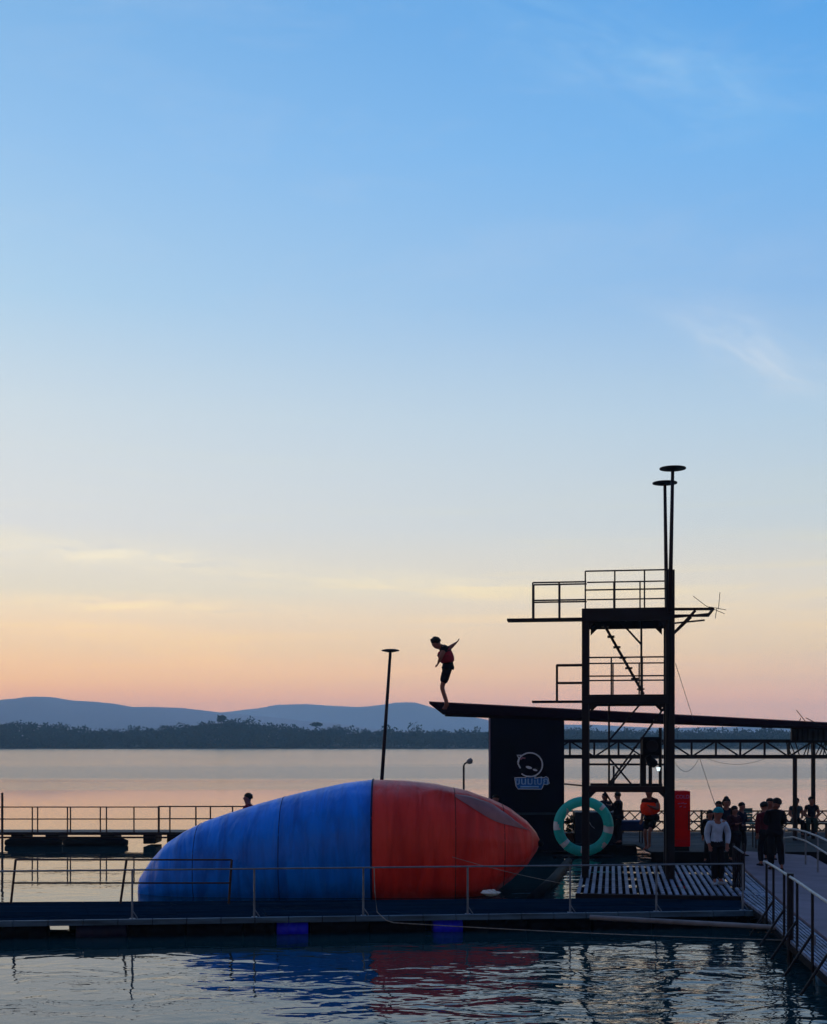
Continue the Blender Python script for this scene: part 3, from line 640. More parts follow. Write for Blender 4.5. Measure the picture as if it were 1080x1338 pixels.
# ------------------------------------------------------------------ lamp posts with disc tops
def disc_lamp(px0, y0, px1, y1, d, dtop, label, r=.055, disc=.33, zb=None):
    t = thing('lamp_post', label, 'lamp post', 'poles with flat disc tops'); a = P(px0, y0, d); b_ = P(px1, y1, dtop)
    MB().tube([a, a.lerp(b_, .5), b_], [r * 1.15, r, r * .85], 12).build('pole', STEEL, t, smooth=True)
    mb = MB(); mb.tube([b_ - Vector((0, 0, .05)), b_ - Vector((0, 0, .015)), b_ + Vector((0, 0, .01)), b_ + Vector((0, 0, .035))], [disc * .3, disc, disc, disc * .55], 28); mb.build('disc', STEEL2, t)
    return t
disc_lamp(496.5, 1060, 510.5, 850, 34.5, 34.5, 'leaning pole with a flat disc top behind the blue and red air bag', disc=.235, r=.045)
sl = thing('street_lamp', 'small lamp with a short curved arm behind the red half of the air bag', 'lamp')
q = P(605, 1085, 52); tp = P(605, 1001, 52)
mb = MB(); mb.tube([(q.x, q.y, -.2), tp, P(606.5, 998, 52), P(610, 996, 52)], [.045, .04, .035, .03], 8); mb.build('pole', STEEL2, sl)
mb = MB(); mb.tube([P(608.5, 997, 52), P(611, 995.6, 52), P(615, 994, 52), P(617, 994, 52)], [.03, .10, .12, .03], 12); mb.build('lamp_head', TIMBER, sl, smooth=True)
# ------------------------------------------------------------------ dive tower
TA = R(8.6); ZD = .40
O = G(764, 1146.5, ZD); X_ = Vector((math.cos(TA), -math.sin(TA), 0)); Y_ = Vector((math.sin(TA), math.cos(TA), 0)); Z_ = Vector((0, 0, 1))
TW, TD = 1.945, 2.0
def T(x, y, z): return O + X_ * x + Y_ * y + Z_ * (z - O.z)
TM = Matrix(((X_.x, Y_.x, 0, O.x), (X_.y, Y_.y, 0, O.y), (0, 0, 1, 0), (0, 0, 0, 1)))
Z1, Z2, ZB = 4.655, 6.66, 2.53
tw = thing('diving_tower', 'tall dark steel scaffold tower with two diving decks, ladders and railings', 'diving tower')
for x, y, w, top in ((0, 0, .16, Z2 - .0), (TW, 0, .20, 7.53), (0, TD, .13, Z2), (TW, TD, .14, Z2)):
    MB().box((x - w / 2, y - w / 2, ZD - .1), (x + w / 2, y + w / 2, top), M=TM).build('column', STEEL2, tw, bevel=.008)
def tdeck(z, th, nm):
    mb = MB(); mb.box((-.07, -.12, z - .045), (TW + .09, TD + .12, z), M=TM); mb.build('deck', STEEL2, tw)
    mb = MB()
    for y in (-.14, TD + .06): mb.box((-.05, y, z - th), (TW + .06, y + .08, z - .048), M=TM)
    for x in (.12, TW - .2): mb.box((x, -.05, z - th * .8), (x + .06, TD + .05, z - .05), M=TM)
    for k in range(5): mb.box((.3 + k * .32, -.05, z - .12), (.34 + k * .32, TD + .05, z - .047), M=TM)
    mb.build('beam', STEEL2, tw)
tdeck(Z2, .30, 0); tdeck(Z1, .21, 1)
for y in (0, TD): MB().box((0.08, y - .05, ZB - .14), (TW - .1, y + .05, ZB), M=TM).build('beam', STEEL, tw)
MB().bar(T(0, TD + .05, 3.0), T(TW, TD + .05, 3.0), .05).build('beam', STEEL2, tw)
MB().bar(T(0, TD, 2.46), T(-.62, TD + 1.6, 2.46), .04).build('beam', STEEL2, tw)
def trail(z, h, y, x0, x1, posts, r=.018):
    for px in posts: MB().tube([T(px, y, z - .02), T(px, y, z + h)], r, 8).build('rail_post', STEEL, tw)
    for q in (1, .5): MB().tube([T(x0, y, z + h * q), T(x1, y, z + h * q)], r, 8).build('guard_rail', STEEL, tw)
trail(Z2, .88, 0, 0, TW, [0, .68, 1.36]); trail(Z2, .86, TD, 0, TW, [.66, 1.3])
for z, h in ((Z2, .88), (Z1, .87)):
    for q in (1, .5): MB().tube([T(TW, 0.1, z + h * q), T(TW, TD, z + h * q)], .018, 8).build('guard_rail', STEEL, tw)
trail(Z1, .87, 0, 0, TW, [.60, 1.31]); trail(Z1, .85, TD, 0, TW, [.64, 1.28])
def plank(z, x1, yc, w, h, xs, th=.05, nm='diving_board'):
    mb = MB(); mb.box((-x1, yc - w / 2, z - th), (-.07, yc + w / 2, z), M=TM); mb.build(nm, STEEL, tw)
    for s in (-1, 1):
        y = yc + s * (w / 2 - .03)
        for x in xs: MB().tube([T(-x, y, z - .02), T(-x, y, z + h)], .020, 8).build('rail_post', STEEL, tw)
        for q in (1, .5): MB().tube([T(-xs[0], y, z + h * q), T(0, y, z + h * q)], .020, 8).build('guard_rail', STEEL, tw)
plank(P(0, 806, 31.6).z, 1.93, 1.5, .5, .87, [1.30, .66], .055); plank(P(0, 915, 31.6).z, 1.32, 1.5, .5, .87, [.72], .05)
# ladders
def ladder(a, b_, w, steps, tl, r=.022):
    side = Y_ * (w / 2)
    for s in (-1, 1): MB().bar(a + side * s, b_ + side * s, r * 2).build('stringer', STEEL2, tw)
    mb = MB()
    for k in range(steps):
        p = a.lerp(b_, (k + .5) / steps); c = [p + X_ * sx * tl + Y_ * sy * w / 2 + Z_ * sz * .012 for sz in (-1, 1) for sx, sy in ((-1, -1), (1, -1), (1, 1), (-1, 1))]
        mb.add(c, [(0, 3, 2, 1), (4, 5, 6, 7), (0, 1, 5, 4), (1, 2, 6, 5), (2, 3, 7, 6), (3, 0, 4, 7)])
    mb.build('steps', STEEL2, tw)
def TP(x, y, yy):       # photo point on a plane of the tower at depth yy
    d = O.y + yy * math.cos(TA); p = P(x, y, d); lx = (p - O).dot(X_); return T(lx, yy, p.z)
ladder(TP(840, 908, 1.0), TP(786, 812, 1.0), .5, 7, .085)
ladder(TP(790, 1031, .7), TP(868, 923, .7), .5, 9, .04, .018)
for a, b_ in (((795, 968), (836, 920)), ((837, 812), (837, 912)), ((809, 812), (837, 843)), ((795, 918), (795, 1031)), ((793, 988), (832, 1034)), ((829, 985), (790, 1034)), ((801, 1001), (801, 1031))):
    MB().bar(TP(*a, 1.6), TP(*b_, 1.6), .045).build('brace', STEEL2, tw)
MB().bar(TP(789, 1034, 1.6), TP(803, 1056, 1.6), .045).build('brace', STEEL2, tw)
mb = MB()
for x_g, sg in ((.09, 1), (TW - .11, -1)):
    for zg in (Z1 - .21, Z2 - .30, ZB - .14):
        for yg in (-.06, TD + .06):
            a_, b_, c_ = T(x_g, yg, zg), T(x_g + sg * .16, yg, zg), T(x_g, yg, zg - .16); nrm = Y_ * .008
            mb.add([a_ - nrm, b_ - nrm, c_ - nrm, a_ + nrm, b_ + nrm, c_ + nrm], [(0, 1, 2), (5, 4, 3), (0, 3, 4, 1), (1, 4, 5, 2), (2, 5, 3, 0)])
mb.build('gussets', STEEL2, tw)
mb = MB(); mb.tube([T(TW - .02, -.13, 7.4), T(TW + .0, -.14, 5.6), T(TW - .04, -.13, 4.2), T(TW - .12, -.16, 2.4), T(TW - .03, -.13, .5)], .012, 6); mb.build('cable', BLACKP, tw)
# right-hand bracket at the top
for yy in (.15, 1.75):
    MB().bar(T(TW, yy, Z2 - .02), T(TW + 1.0, yy, Z2 - .03), .06).build('bracket_arm', STEEL, tw)
    MB().bar(T(TW, yy, Z2 - .22), T(TW + .9, yy, Z2 - .14), .04).build('bracket_arm', STEEL, tw)
    MB().bar(T(TW, yy, Z2 - .68 + .04 * yy), T(TW + .58, yy, Z2 - .06), .06).build('bracket_arm', STEEL, tw)
MB().bar(T(TW + .98, .1, Z2 - .03), T(TW + .98, 1.8, Z2 - .03), .05).build('bracket_arm', STEEL, tw)
ant = thing('antenna', 'thin bent wire antenna at the right end of the tower bracket', 'antenna')
mb = MB()
for a, b_ in (((905, 779), (922, 792)), ((922, 792), (946, 802)), ((940, 774), (938, 796)), ((936, 794), (934, 808)), ((926, 793), (948, 797))): mb.tube([P(*a, 30.9), P(*b_, 30.9)], .008, 5)
mb.build('wire', STEEL2, ant)
disc_lamp(874.5, 800, 878.3, 612, 29.95, 29.95, 'taller looking disc topped pole at the front right corner of the tower', r=.045, disc=.30)
disc_lamp(870.5, 800, 868, 631, 31.9, 31.9, 'disc topped pole just behind the other one on the tower', r=.045, disc=.30)
# loudspeaker stack and work light beside the tower
sp_ = thing('loudspeaker', 'black box loudspeaker on a thick post inside the foot of the tower', 'loudspeaker')
q0 = 31.55; c = P(851, 975, q0); mb = MB(); mb.box((c.x - .24, q0 - .15, c.z - .22), (c.x + .20, q0 + .25, c.z + .22)); mb.build('cabinet', BLACKP, sp_, bevel=.02)
zbm = ZB + .0; c2 = P(839.5, 1000, q0 + .1); mb = MB(); mb.box((c2.x - .065, q0 + .04, zbm - .06), (c2.x + .065, q0 + .17, c.z - .2)); mb.build('post', STEEL2, sp_)
mb = MB(); mb.tube([(c.x - .02, q0 - .155, c.z), (c.x - .02, q0 - .18, c.z)], [.15, .13], 20); mb.build('cone', STEEL2, sp_)
wl = thing('work_light', 'small lit work light hanging below the black loudspeaker', 'lamp')
c = P(850, 996, q0 - .2); mb = MB(); mb.tube([c + Vector((-.13, 0, .06)), c + Vector((-.07, 0, .09)), c, c + Vector((.11, 0, -.06)), c + Vector((.14, 0, -.08))], [.05, .11, .12, .09, .02], 14); mb.build('housing', BLACKP, wl, smooth=True)
mb = MB(); mb.tube([P(859.5, 1003, q0 - .2), P(859.5, 1007.5, q0 - .2)], [.05, .03], 10); mb.build('bulb', mat('lit_bulb', (.8, .9, .9), .3, .3, emit=(.75, .95, 1), estr=1.3), wl)
mb = MB(); c = P(849, 1010, q0 + .1); mb.tube([(c.x, c.y, zbm - .06), (c.x, c.y, P(0, 986, q0 + .1).z)], .045, 8); mb.build('post', STEEL2, wl)
c = P(862, 1010, q0 + .2); tag(MB().tube([(c.x, c.y, zbm - .06), (c.x, c.y, 3.9)], .04, 8).build('post', STEEL2), 'thin dark post just left of the thick right tower column', 'post')
# wires
mb = MB(); mb.tube(sag(TP(881, 868, .2), P(906, 943, 38), .0), .007, 5); tag(mb.build('wire', ROPED), 'thin stay wire slanting down from the right tower column to the board', 'wire')
mb = MB(); mb.tube(sag(P(914, 992, 41.5), P(934, 1052, 37), .02), .009, 5); tag(mb.build('wire', ROPED), 'thin wire slanting from the roof truss down to the crowd', 'wire')
mb = MB(); mb.tube(sag(P(881, 996, 42), P(912, 992, 42), .35), .007, 5); tag(mb.build('wire', ROPED), 'short slack cable under the truss beside the tower', 'wire')
mb = MB(); mb.tube(sag(P(918, 989, 42), P(1000, 991, 42), .22), .006, 5); tag(mb.build('wire', ROPED), 'long slack cable under the middle of the truss', 'wire')
# ------------------------------------------------------------------ slatted platform under the tower
pf = thing('slatted_platform', 'slatted metal platform carrying the diving tower', 'platform')
mb = MB(); x = -.12; ZP = ZD
while x < 3.72:
    w = .075; y0, y1 = -3.2 + random.uniform(-.02, .02), 3.35
    y0 += max(0, (x - 3.2)) * .2
    mb.box((x, y0, ZP - .05), (x + w, y1, ZP + random.uniform(-.006, .006)), M=TM); x += .146
mb.build('slats', SLAT, pf)
mb = MB()
for y in (-3.1, -1.6, 0, 1.6, 3.2): mb.box((-.12, y - .05, ZP - .16), (3.72, y + .05, ZP - .055), M=TM)
mb.build('joists', BLACKP, pf)
MB().box((-.14, -3.27, ZP - .14), (3.74, -3.21, ZP - .012), M=TM).build('edge_beam', STEEL2, pf)
for x in (.3, 1.5, 2.7):
    for y in (-2.4, 0, 2.4):
        mb = MB(); barrel(mb, T(x + .2, y, .02), .2, .95, X_); mb.build('float', BLACKP, pf, smooth=True)
# small dark gate panels at the right end of the platform
gt = thing('gate_panel', 'short dark railing panel at the right corner of the slatted platform', 'gate')
for px in (958, 971):
    a = G(px, 1163, ZD); MB().tube([a, a + Z_ * .98], .03, 8).build('post', STEEL2, gt)
a, b_ = G(958, 1163, ZD), G(971, 1163, ZD)
MB().bar(P(958, 1106, 27.8), P(971, 1115, 27.6), .03).build('rail', RAILG, gt)
mb = MB()
for k in range(4): mb.tube([a.lerp(b_, .2 + k * .2) + Z_ * .05, a.lerp(b_, .2 + k * .2) + Z_ * .85], .02, 6)
mb.tube([a + Z_ * .1, b_ + Z_ * .8], .02, 6); mb.build('bars', STEEL2, gt)
# ------------------------------------------------------------------ right gangway
def strip(pl_, pr_, z, th, mb, nseg=1):
    v = []
    for a, b_ in zip(pl_, pr_): v += [Vector((a.x, a.y, z)), Vector((b_.x, b_.y, z)), Vector((b_.x, b_.y, z - th)), Vector((a.x, a.y, z - th))]
    f = []
    for i in range(len(pl_) - 1):
        o_ = i * 4; f += [(o_, o_ + 1, o_ + 5, o_ + 4), (o_ + 1, o_ + 2, o_ + 6, o_ + 5), (o_ + 3, o_, o_ + 4, o_ + 7), (o_ + 2, o_ + 3, o_ + 7, o_ + 6)]
    f += [(3, 2, 1, 0), (len(v) - 4, len(v) - 3, len(v) - 2, len(v) - 1)]
    mb.add(v, f)
gw = thing('gangway', 'lilac grey boarded gangway running down the right side beside the crowd', 'gangway')
GL = [G(x, y, ZD) for x, y in ((968, 1113), (973, 1136), (1029, 1187), (1080, 1228), (1150, 1290))]
GR = [G(x, y, ZD) for x, y in ((1058, 1119), (1085, 1134), (1150, 1160), (1230, 1190), (1400, 1250))]
mb = MB(); strip(GL, GR, ZD + .02, .08, mb); mb.build('deck', PATH, gw)
SLl = [G(x, y, ZD) for x, y in ((968, 1173), (1000, 1196), (1036, 1232), (1085, 1275), (1140, 1330))]
SLr = [G(x, y, ZD) for x, y in ((972, 1137), (1001, 1163), (1031, 1190), (1084, 1232), (1150, 1290))]
def along(pl_, t):
    k = t * (len(pl_) - 1); i = min(int(k), len(pl_) - 2); return pl_[i].lerp(pl_[i + 1], k - i)
mb = MB(); ns = 9
for j in range(ns):
    a0, a1 = j / ns, j / ns + .62 / ns
    l_ = [along(SLl, t / 12).lerp(along(SLr, t / 12), a0) for t in range(13)]; r_ = [along(SLl, t / 12).lerp(along(SLr, t / 12), a1) for t in range(13)]
    strip(l_, r_, ZD - .01, .05, mb)
mb.build('slats', SLAT, gw)
mb = MB(); strip([p + Vector((-.02, 0, 0)) for p in SLl], [p + Vector((.08, 0, 0)) for p in SLl], ZD - .065, .1, mb)
strip([p + Vector((-.1, 0, 0)) for p in SLr], [p + Vector((.0, 0, 0)) for p in SLr], ZD - .075, .1, mb); mb.build('frame', BLACKP, gw)
for t in (.15, .4, .62, .85):
    p = along(SLl, t); mb = MB(); barrel(mb, Vector((p.x + .9, p.y + .4, 0.03)), .22, 1.0, (0, 1, 0)); mb.build('float', BLACKP, gw, smooth=True)
# right railing
gr = thing('railing', 'dark braced railing with a pale top rail along the left side of the right gangway', 'railing')
tops = [(1001, 1127), (1010, 1132), (1024, 1141), (1041, 1152), (1061, 1166), (1085, 1182)]
tp_ = [P(x, y, F * (CH - (ZD + 1.0)) / (y - HY)) for x, y in tops]
MB().tube([tp_[0] + Vector((-.02, .1, 0))] + tp_ + [tp_[-1] + (tp_[-1] - tp_[-2])], .022, 8).build('rail', RAILP, gr)
for p in tp_: MB().tube([(p.x, p.y, ZD - .15), p], .022, 8).build('post', STEEL2, gr)
for i in range(1, 6):
    p = tp_[i]; q = Vector((p.x - .42, p.y - .05, ZD - .20)); MB().tube([p - Z_ * .6, q], .02, 6).build('brace', STEEL2, gr)
p = P(1032, 1144, F * (CH - 1.42) / (1144 - HY)); MB().tube([(p.x, p.y, -.5), p + Z_ * .03], .055, 10).build('post', STEEL2, gr)
mb = MB(); barrel(mb, Vector((G(1090, 1283, 0).x, G(1090, 1283, 0).y, .08)), .27, .9, (.25, 1, 0)); tag(mb.build('drum', mat('teal_blue_plastic', (.004, .10, .22), .45, .4), smooth=True), 'blue drum float under the gangway at the right edge', 'drum')
c = G(1063, 1268, 0); tag(MB().tube([(c.x, c.y, -.6), (c.x, c.y, .55)], .03, 8).build('mooring_post', RAILG), 'thin grey mooring post in the water beside the blue drum', 'post')
c = G(1029, 1238, 0); tag(MB().tube([(c.x, c.y, -.6), (c.x, c.y, .35)], .02, 8).build('mooring_post', RAILG), 'thin mooring post in the water under the thick railing post', 'post')
# curved rails on the far side of the gangway
cv = thing('curved_railing', 'pale curved tube railing bending away at the right edge', 'railing')
for pts_, r in ((((1024, 1083, 36), (1038, 1084, 35), (1052, 1087, 33.5), (1068, 1093, 31.5), (1085, 1101, 29), (1110, 1112, 27)), .025), (((1024, 1095, 36), (1036, 1094, 35), (1052, 1099, 33.5), (1066, 1107, 31.5), (1085, 1119, 29), (1110, 1132, 27)), .022)):
    MB().tube([P(*q) for q in pts_], r, 8).build('rail', RAILP, cv)
for x, y, d in ((1024, 1083, 36), (1052, 1087, 33.5), (1068, 1093, 31.5), (1085, 1101, 29)): 
    p = P(x, y, d); MB().tube([(p.x, p.y, ZD), p], .022, 8).build('post', RAILG, cv)
# ------------------------------------------------------------------ back raft
bw = thing('raft', 'dark wooden raft deck behind the tower with the crowd and the red fridge', 'raft')
ZR = .32
a = G(560, 1113, ZR); RY0, RY1 = 38.6, 47.0
mb = MB()
k = RY0
while k < RY1:
    mb.box((5.1 if k > 41.2 else 7.0, k, ZR - .06), (22, k + .23, ZR + random.uniform(-.004, .004))); k += .25
mb.build('deck', mat('dark_boards', (.016, .028, .042), .8, .15, var=.4, vscale=2), bw)
MB().box((7.0, RY0 - .05, .02), (22, RY0 - .005, ZR - .01)).build('edge_beam', BLACKP, bw); MB().box((5.1, 41.1, .02), (6.99, 41.19, ZR - .01)).build('edge_beam', BLACKP, bw)
for k in range(9):
    mb = MB(); barrel(mb, Vector((7.8 + k * 1.4, 39.1, .03)), .2, 1.1, (1, 0, 0)); mb.build('float', BLACKP, bw, smooth=True)
for k in range(2):
    mb = MB(); barrel(mb, Vector((5.6 + k * 1.0, 41.6, .03)), .2, .95, (1, 0, 0)); mb.build('float', BLACKP, bw, smooth=True)
# lattice railing at the back
lr = thing('lattice_railing', 'dark railing with crossed lattice bars at the back of the raft', 'railing')
LY = 46.4; zt = P(0, 1060, LY).z
for z in (zt, ZR + .42, ZR + .08): MB().bar((4.6, LY, z), (21, LY, z), .05).build('rail', STEEL, lr)
mb = MB(); x = 4.6
while x < 21:
    mb.bar((x, LY, ZR + .08), (x + .38, LY, ZR + .42), .04); mb.bar((x + .38, LY + .04, ZR + .08), (x, LY + .04, ZR + .42), .04)
    mb.bar((x + random.uniform(.0, .1), LY, ZR + .42), (x + .38, LY, zt - .04), .035); mb.bar((x + .34, LY + .04, ZR + .42), (x, LY + .04, zt - .02), .035)
    x += .38
mb.build('lattice', STEEL2, lr)
for x in (4.6, 7.4, 10.2, 13, 15.8, 18.6): MB().bar((x, LY, ZR), (x, LY, zt + .04), .07).build('post', STEEL2, lr)
# roof truss and canopy
tr = thing('roof_truss', 'long dark roof truss crossing the view behind the tower', 'truss')
TY = 43.0; zt_, zb_ = P(0, 968.5, TY).z, P(0, 989, TY).z
x0, x1 = P(712, 0, TY).x, 19.0
MB().bar((x0, TY, zt_), (x1, TY, zt_), .11).build('chord', STEEL2, tr); MB().bar((x0, TY, zb_), (x1, TY, zb_), .13).build('chord', STEEL2, tr)
MB().bar((x0, TY + 1.6, zt_ - .02), (x1, TY + 1.6, zt_ - .02), .07).build('chord', STEEL2, tr)
x = x0; k = 0; st = .80
while x < x1 - st:
    MB().bar((x, TY, zb_), (x, TY, zt_), .06).build('web', STEEL2, tr)
    a, b_ = ((x, TY, zb_), (x + st, TY, zt_)) if k % 2 == 0 else ((x, TY, zt_), (x + st, TY, zb_))
    MB().bar(a, b_, .05).build('web', STEEL2, tr); x += st; k += 1
for px, py in ((1038, TY), (1062, TY + .9)):
    p = P(px, 1000, py); MB().tube([(p.x, p.y, ZR), (p.x, p.y, zb_ if py == TY else zt_)], .075, 10).build('post', STEEL, tr)
p = P(1180, 1000, TY); MB().tube([(p.x, p.y, ZR), (p.x, p.y, zb_)], .075, 10).build('post', STEEL, tr)
p = P(728, 1000, TY); MB().tube([(p.x, p.y, -.3), (p.x, p.y, zb_)], .075, 10).build('post', STEEL, tr)
cn_ = thing('canopy', 'ribbed blue metal canopy over the seats at the right edge', 'canopy')
CM = mat('blue_ribbed_sheet', (.02, .05, .10), .6, .3, var=.2)
zc0, zc1 = P(0, 967.5, 42.4).z, P(0, 951, 42.4).z
xa = P(1035, 0, 42.4).x; mb = MB(); x = xa; k = 0
while x < 19:
    mb.box((x, 42.30, zc0), (x + .085, 42.36, zc1)); x += .17
mb.build('ribs', CM, cn_)
MB().box((xa - .02, 42.38, zc0), (19, 42.42, zc1 + .02)).build('fascia', mat('dim_blue_sheet', (.012, .03, .06), .7, .2), cn_)
MB().box((xa - .05, 42.2, zc1 + .025), (19, 46, zc1 + .09)).build('roof', STEEL, cn_)
MB().bar((xa, 42.33, zc0 - .01), (xa, 42.33, zc1 + .04), .14).build('frame', STEEL2, cn_)
mb = MB()
for k in range(26):
    xx = xa + .1 + k * .13; mb.bar((xx, 43.3, P(0, 988, 43.3).z), (xx + random.uniform(-.25, .25), 43.3, P(0, 970, 43.3).z), .03)
mb.build('lattice', STEEL2, cn_)
mb = MB(); q = 42.8
for a, b_ in (((1040, 928), (1055, 947)), ((1052, 938), (1068, 946)), ((1046, 938), (1042, 947)), ((1060, 944), (1078, 949))): mb.tube([P(*a, q), P(*b_, q)], .014, 5)
tag(mb.build('antenna', STEEL2), 'small bent wire antenna on the canopy roof at the far right', 'antenna')
# ------------------------------------------------------------------ fridge
fg = thing('drinks_fridge', 'tall red drinks fridge with white and pink lettering on the raft', 'fridge')
DF = 38.9; a = P(880, 1034, DF); b_ = P(901.5, 1034, DF)
mb = MB(); mb.box((a.x, DF, ZR + .12), (b_.x, DF + .6, a.z)); mb.build('cabinet', FRIDGE, fg, bevel=.03)
mb = MB(); mb.box((a.x + .02, DF - .04, P(0, 1098, DF).z), (b_.x - .02, DF - .004, P(0, 1047, DF).z)); mb.build('door', mat('red_door', (.85, .0008, .0015), .6, .08, var=.1), fg, bevel=.015)
MB().box((b_.x - .07, DF - .075, P(0, 1085, DF).z), (b_.x - .045, DF - .045, P(0, 1060, DF).z)).build('handle', STEEL2, fg)
MB().box((a.x + .03, DF + .02, ZR), (b_.x - .03, DF + .55, ZR + .118)).build('base', BLACKP, fg)
def ftext(body, px, py, size, m, d, parent, nm='lettering', yoff=.012):
    fc = bpy.data.curves.new(nm, 'FONT'); fc.body = body; fc.size = size; fc.extrude = .003; fc.align_x = 'CENTER'; fc.offset = size * .02
    o1 = bpy.data.objects.new('tmp', fc); C.objects.link(o1); bpy.context.view_layer.update()
    me = bpy.data.meshes.new_from_object(o1.evaluated_get(bpy.context.evaluated_depsgraph_get())); bpy.data.objects.remove(o1)
    me.materials.clear(); me.materials.append(m); o1 = bpy.data.objects.new(nm, me); C.objects.link(o1)
    o1.location = P(px, py, d) - Vector((0, yoff, 0)); o1.rotation_euler = (R(90), 0, 0); o1.parent = parent
ftext('COLD', 891, 1043.5, .15, PINKT, DF, fg)
mb = MB()
for x, y, w in ((885, 1050.5, 3), (889, 1050, 4), (893, 1050.6, 3.5), (887, 1054.5, 3), (892.5, 1055.2, 3)):
    p = P(x, y, DF - .06); mb.tube([p, p + Vector((w / F * DF, 0, .015))], .012, 6)
mb.build('print', PINKT, fg)
# ------------------------------------------------------------------ swim ring
DR = 40.3; rc = P(761.5, 1080, DR); RO, RI = 32.8 / F * DR, 6.6 / F * DR
def ringmat():
    m = bpy.data.materials.new('teal_vinyl'); m.use_nodes = True; t = m.node_tree; b = t.nodes['Principled BSDF']; b.inputs['Roughness'].default_value = .35
    cols = t.nodes.new('ShaderNodeTexNoise'); tcn = t.nodes.new('ShaderNodeTexCoord'); t.links.new(tcn.outputs['Object'], cols.inputs[0]); cols.inputs['Scale'].default_value = 5
    r = t.nodes.new('ShaderNodeValToRGB'); r.color_ramp.elements[0].color = (.05, .66, .60, 1); r.color_ramp.elements[1].color = (.10, .88, .76, 1); t.links.new(cols.outputs[0], r.inputs[0]); t.links.new(r.outputs[0], b.inputs['Base Color'])
    tr_ = t.nodes.new('ShaderNodeBsdfTranslucent'); t.links.new(r.outputs[0], tr_.inputs[0]); mx = t.nodes.new('ShaderNodeMixShader'); mx.inputs[0].default_value = .55
    t.links.new(b.outputs[0], mx.inputs[1]); t.links.new(tr_.outputs[0], mx.inputs[2]); t.links.new(mx.outputs[0], t.nodes['Material Output'].inputs[0]); return m
rw = bpy.data.materials.new('white_vinyl'); rw.use_nodes = True; rw.node_tree.nodes['Principled BSDF'].inputs['Base Color'].default_value = (.75, .75, .72, 1)
def rp(u, w):
    a = u * 2 * math.pi; b_ = w * 2 * math.pi; k = 1 + .04 * math.sin(a * 18) * math.sin(b_) ** 2
    return rc + Vector(((RO + RI * k * math.cos(b_)) * math.cos(a), RI * k * math.sin(b_), (RO + RI * k * math.cos(b_)) * math.sin(a) * .99))
nu, nv = 144, 20; mb = MB()
vv = [rp(i / nu, j / nv) for i in range(nu) for j in range(nv)]; mb.v = [tuple(p) for p in vv]
for i in range(nu):
    deg = i * 360 / nu
    for j in range(nv):
        wh = any(abs((deg - c0 + 180) % 360 - 180) < w0 for c0, w0 in ((139, 7), (178, 9), (222, 5), (352, 9), (315, 6), (45, 3), (265, 3))) and (j + int(deg / 7)) % nv < 13
        mb.f.append((i * nv + j, ((i + 1) % nu) * nv + j, ((i + 1) % nu) * nv + (j + 1) % nv, i * nv + (j + 1) % nv)); mb.mi.append(1 if wh else 0)
rg_ = mb.build('swim_ring', [ringmat(), rw], smooth=True); tag(rg_, 'big teal and white inflatable swim ring standing upright on the water behind the tower', 'swim ring')
mb = MB(); mb.box((rc.x - .9, DR - .2, -.08), (rc.x + .9, DR + .5, .045)); tag(mb.build('float_board', BLACKP, bevel=.02), 'low black float under the teal swim ring', 'float')
# clutter on the raft behind the ring
mb = MB(); c = Vector((P(770, 0, 42).x, 42, ZR)); mb.box((c.x - .5, 41.7, ZR + .005), (c.x + 1.0, 42.5, ZR + 1.0)); tag(mb.build('crate', mat('navy_box', (.004, .012, .03), .6, .3), bevel=.03), 'dark navy crate seen through the middle of the swim ring', 'crate')
mb = MB(); a = P(767, 1062, 41.5); mb.tube([a, a + Vector((.03, 0, -.25)), a + Vector((.12, 0, -.42)), a + Vector((.22, 0, -.5))], .012, 6); tag(mb.build('hose', RAILP), 'pale bent hose on the navy crate inside the swim ring', 'hose')
pt = thing('potted_plant', 'small plant in a brown pot seen through the left of the swim ring', 'plant')
c = G(744, 1100, ZR); c = Vector((P(744, 0, 42.2).x, 42.2, ZR)); MB().tube([c, c + Z_ * .3], [.10, .14], 14).build('pot', mat('clay', (.16, .05, .02), .8), pt)
mb = MB(); crown(mb, c + Z_ * .62, .16, .30, 90, .07); mb.build('leaves', [mat('leaf_dark', (.03, .03, .01), .8), mat('leaf_pale', (.30, .22, .12), .8)], pt)
tb = thing('table', 'low blue covered table beside the dark standing man', 'table')
c = Vector((P(822, 0, 42).x, 42, ZR)); MB().box((c.x - .42, 41.7, ZR + .42), (c.x + .42, 42.3, ZR + .72)).build('cover', mat('blue_cover', (.006, .028, .12), .7, .2, var=.3), tb, bevel=.03)
for sx in (-.36, .36):
    for sy in (41.76, 42.24): MB().bar((c.x + sx, sy, ZR), (c.x + sx, sy, ZR + .42), .04).build('leg', STEEL2, tb)
ch = thing('chair', 'pale teal plastic chair among the crowd on the raft', 'chair')
c = Vector((P(976.5, 0, 40).x, 40, ZR)); CT = mat('teal_plastic', (.05, .17, .18), .6, .3)
zs = P(0, 1075, 40).z; zt2 = P(0, 1055, 40).z
MB().box((c.x - .22, 39.8, zs - .04), (c.x + .22, 40.2, zs)).build('seat', CT, ch, bevel=.01); 
mb = MB()
for k in range(5): mb.box((c.x - .20, 40.2, zs + .02 + k * .085), (c.x + .20, 40.23, zs + .09 + k * .085))
mb.build('backrest', CT, ch, bevel=.01)
for sx in (-.2, .2):
    for sy in (39.83, 40.2): MB().bar((c.x + sx, sy, ZR), (c.x + sx, sy, zs - .04), .04).build('leg', STEEL2, ch)
MB().box((c.x - .35, 39.2, P(0, 1080, 39.4).z - .04), (c.x + .35, 39.7, P(0, 1080, 39.4).z)).build('tray', BLACKP, ch)
bench = thing('bench', 'long dark bench under the two people seated at the far right', 'bench')
ZS = .85
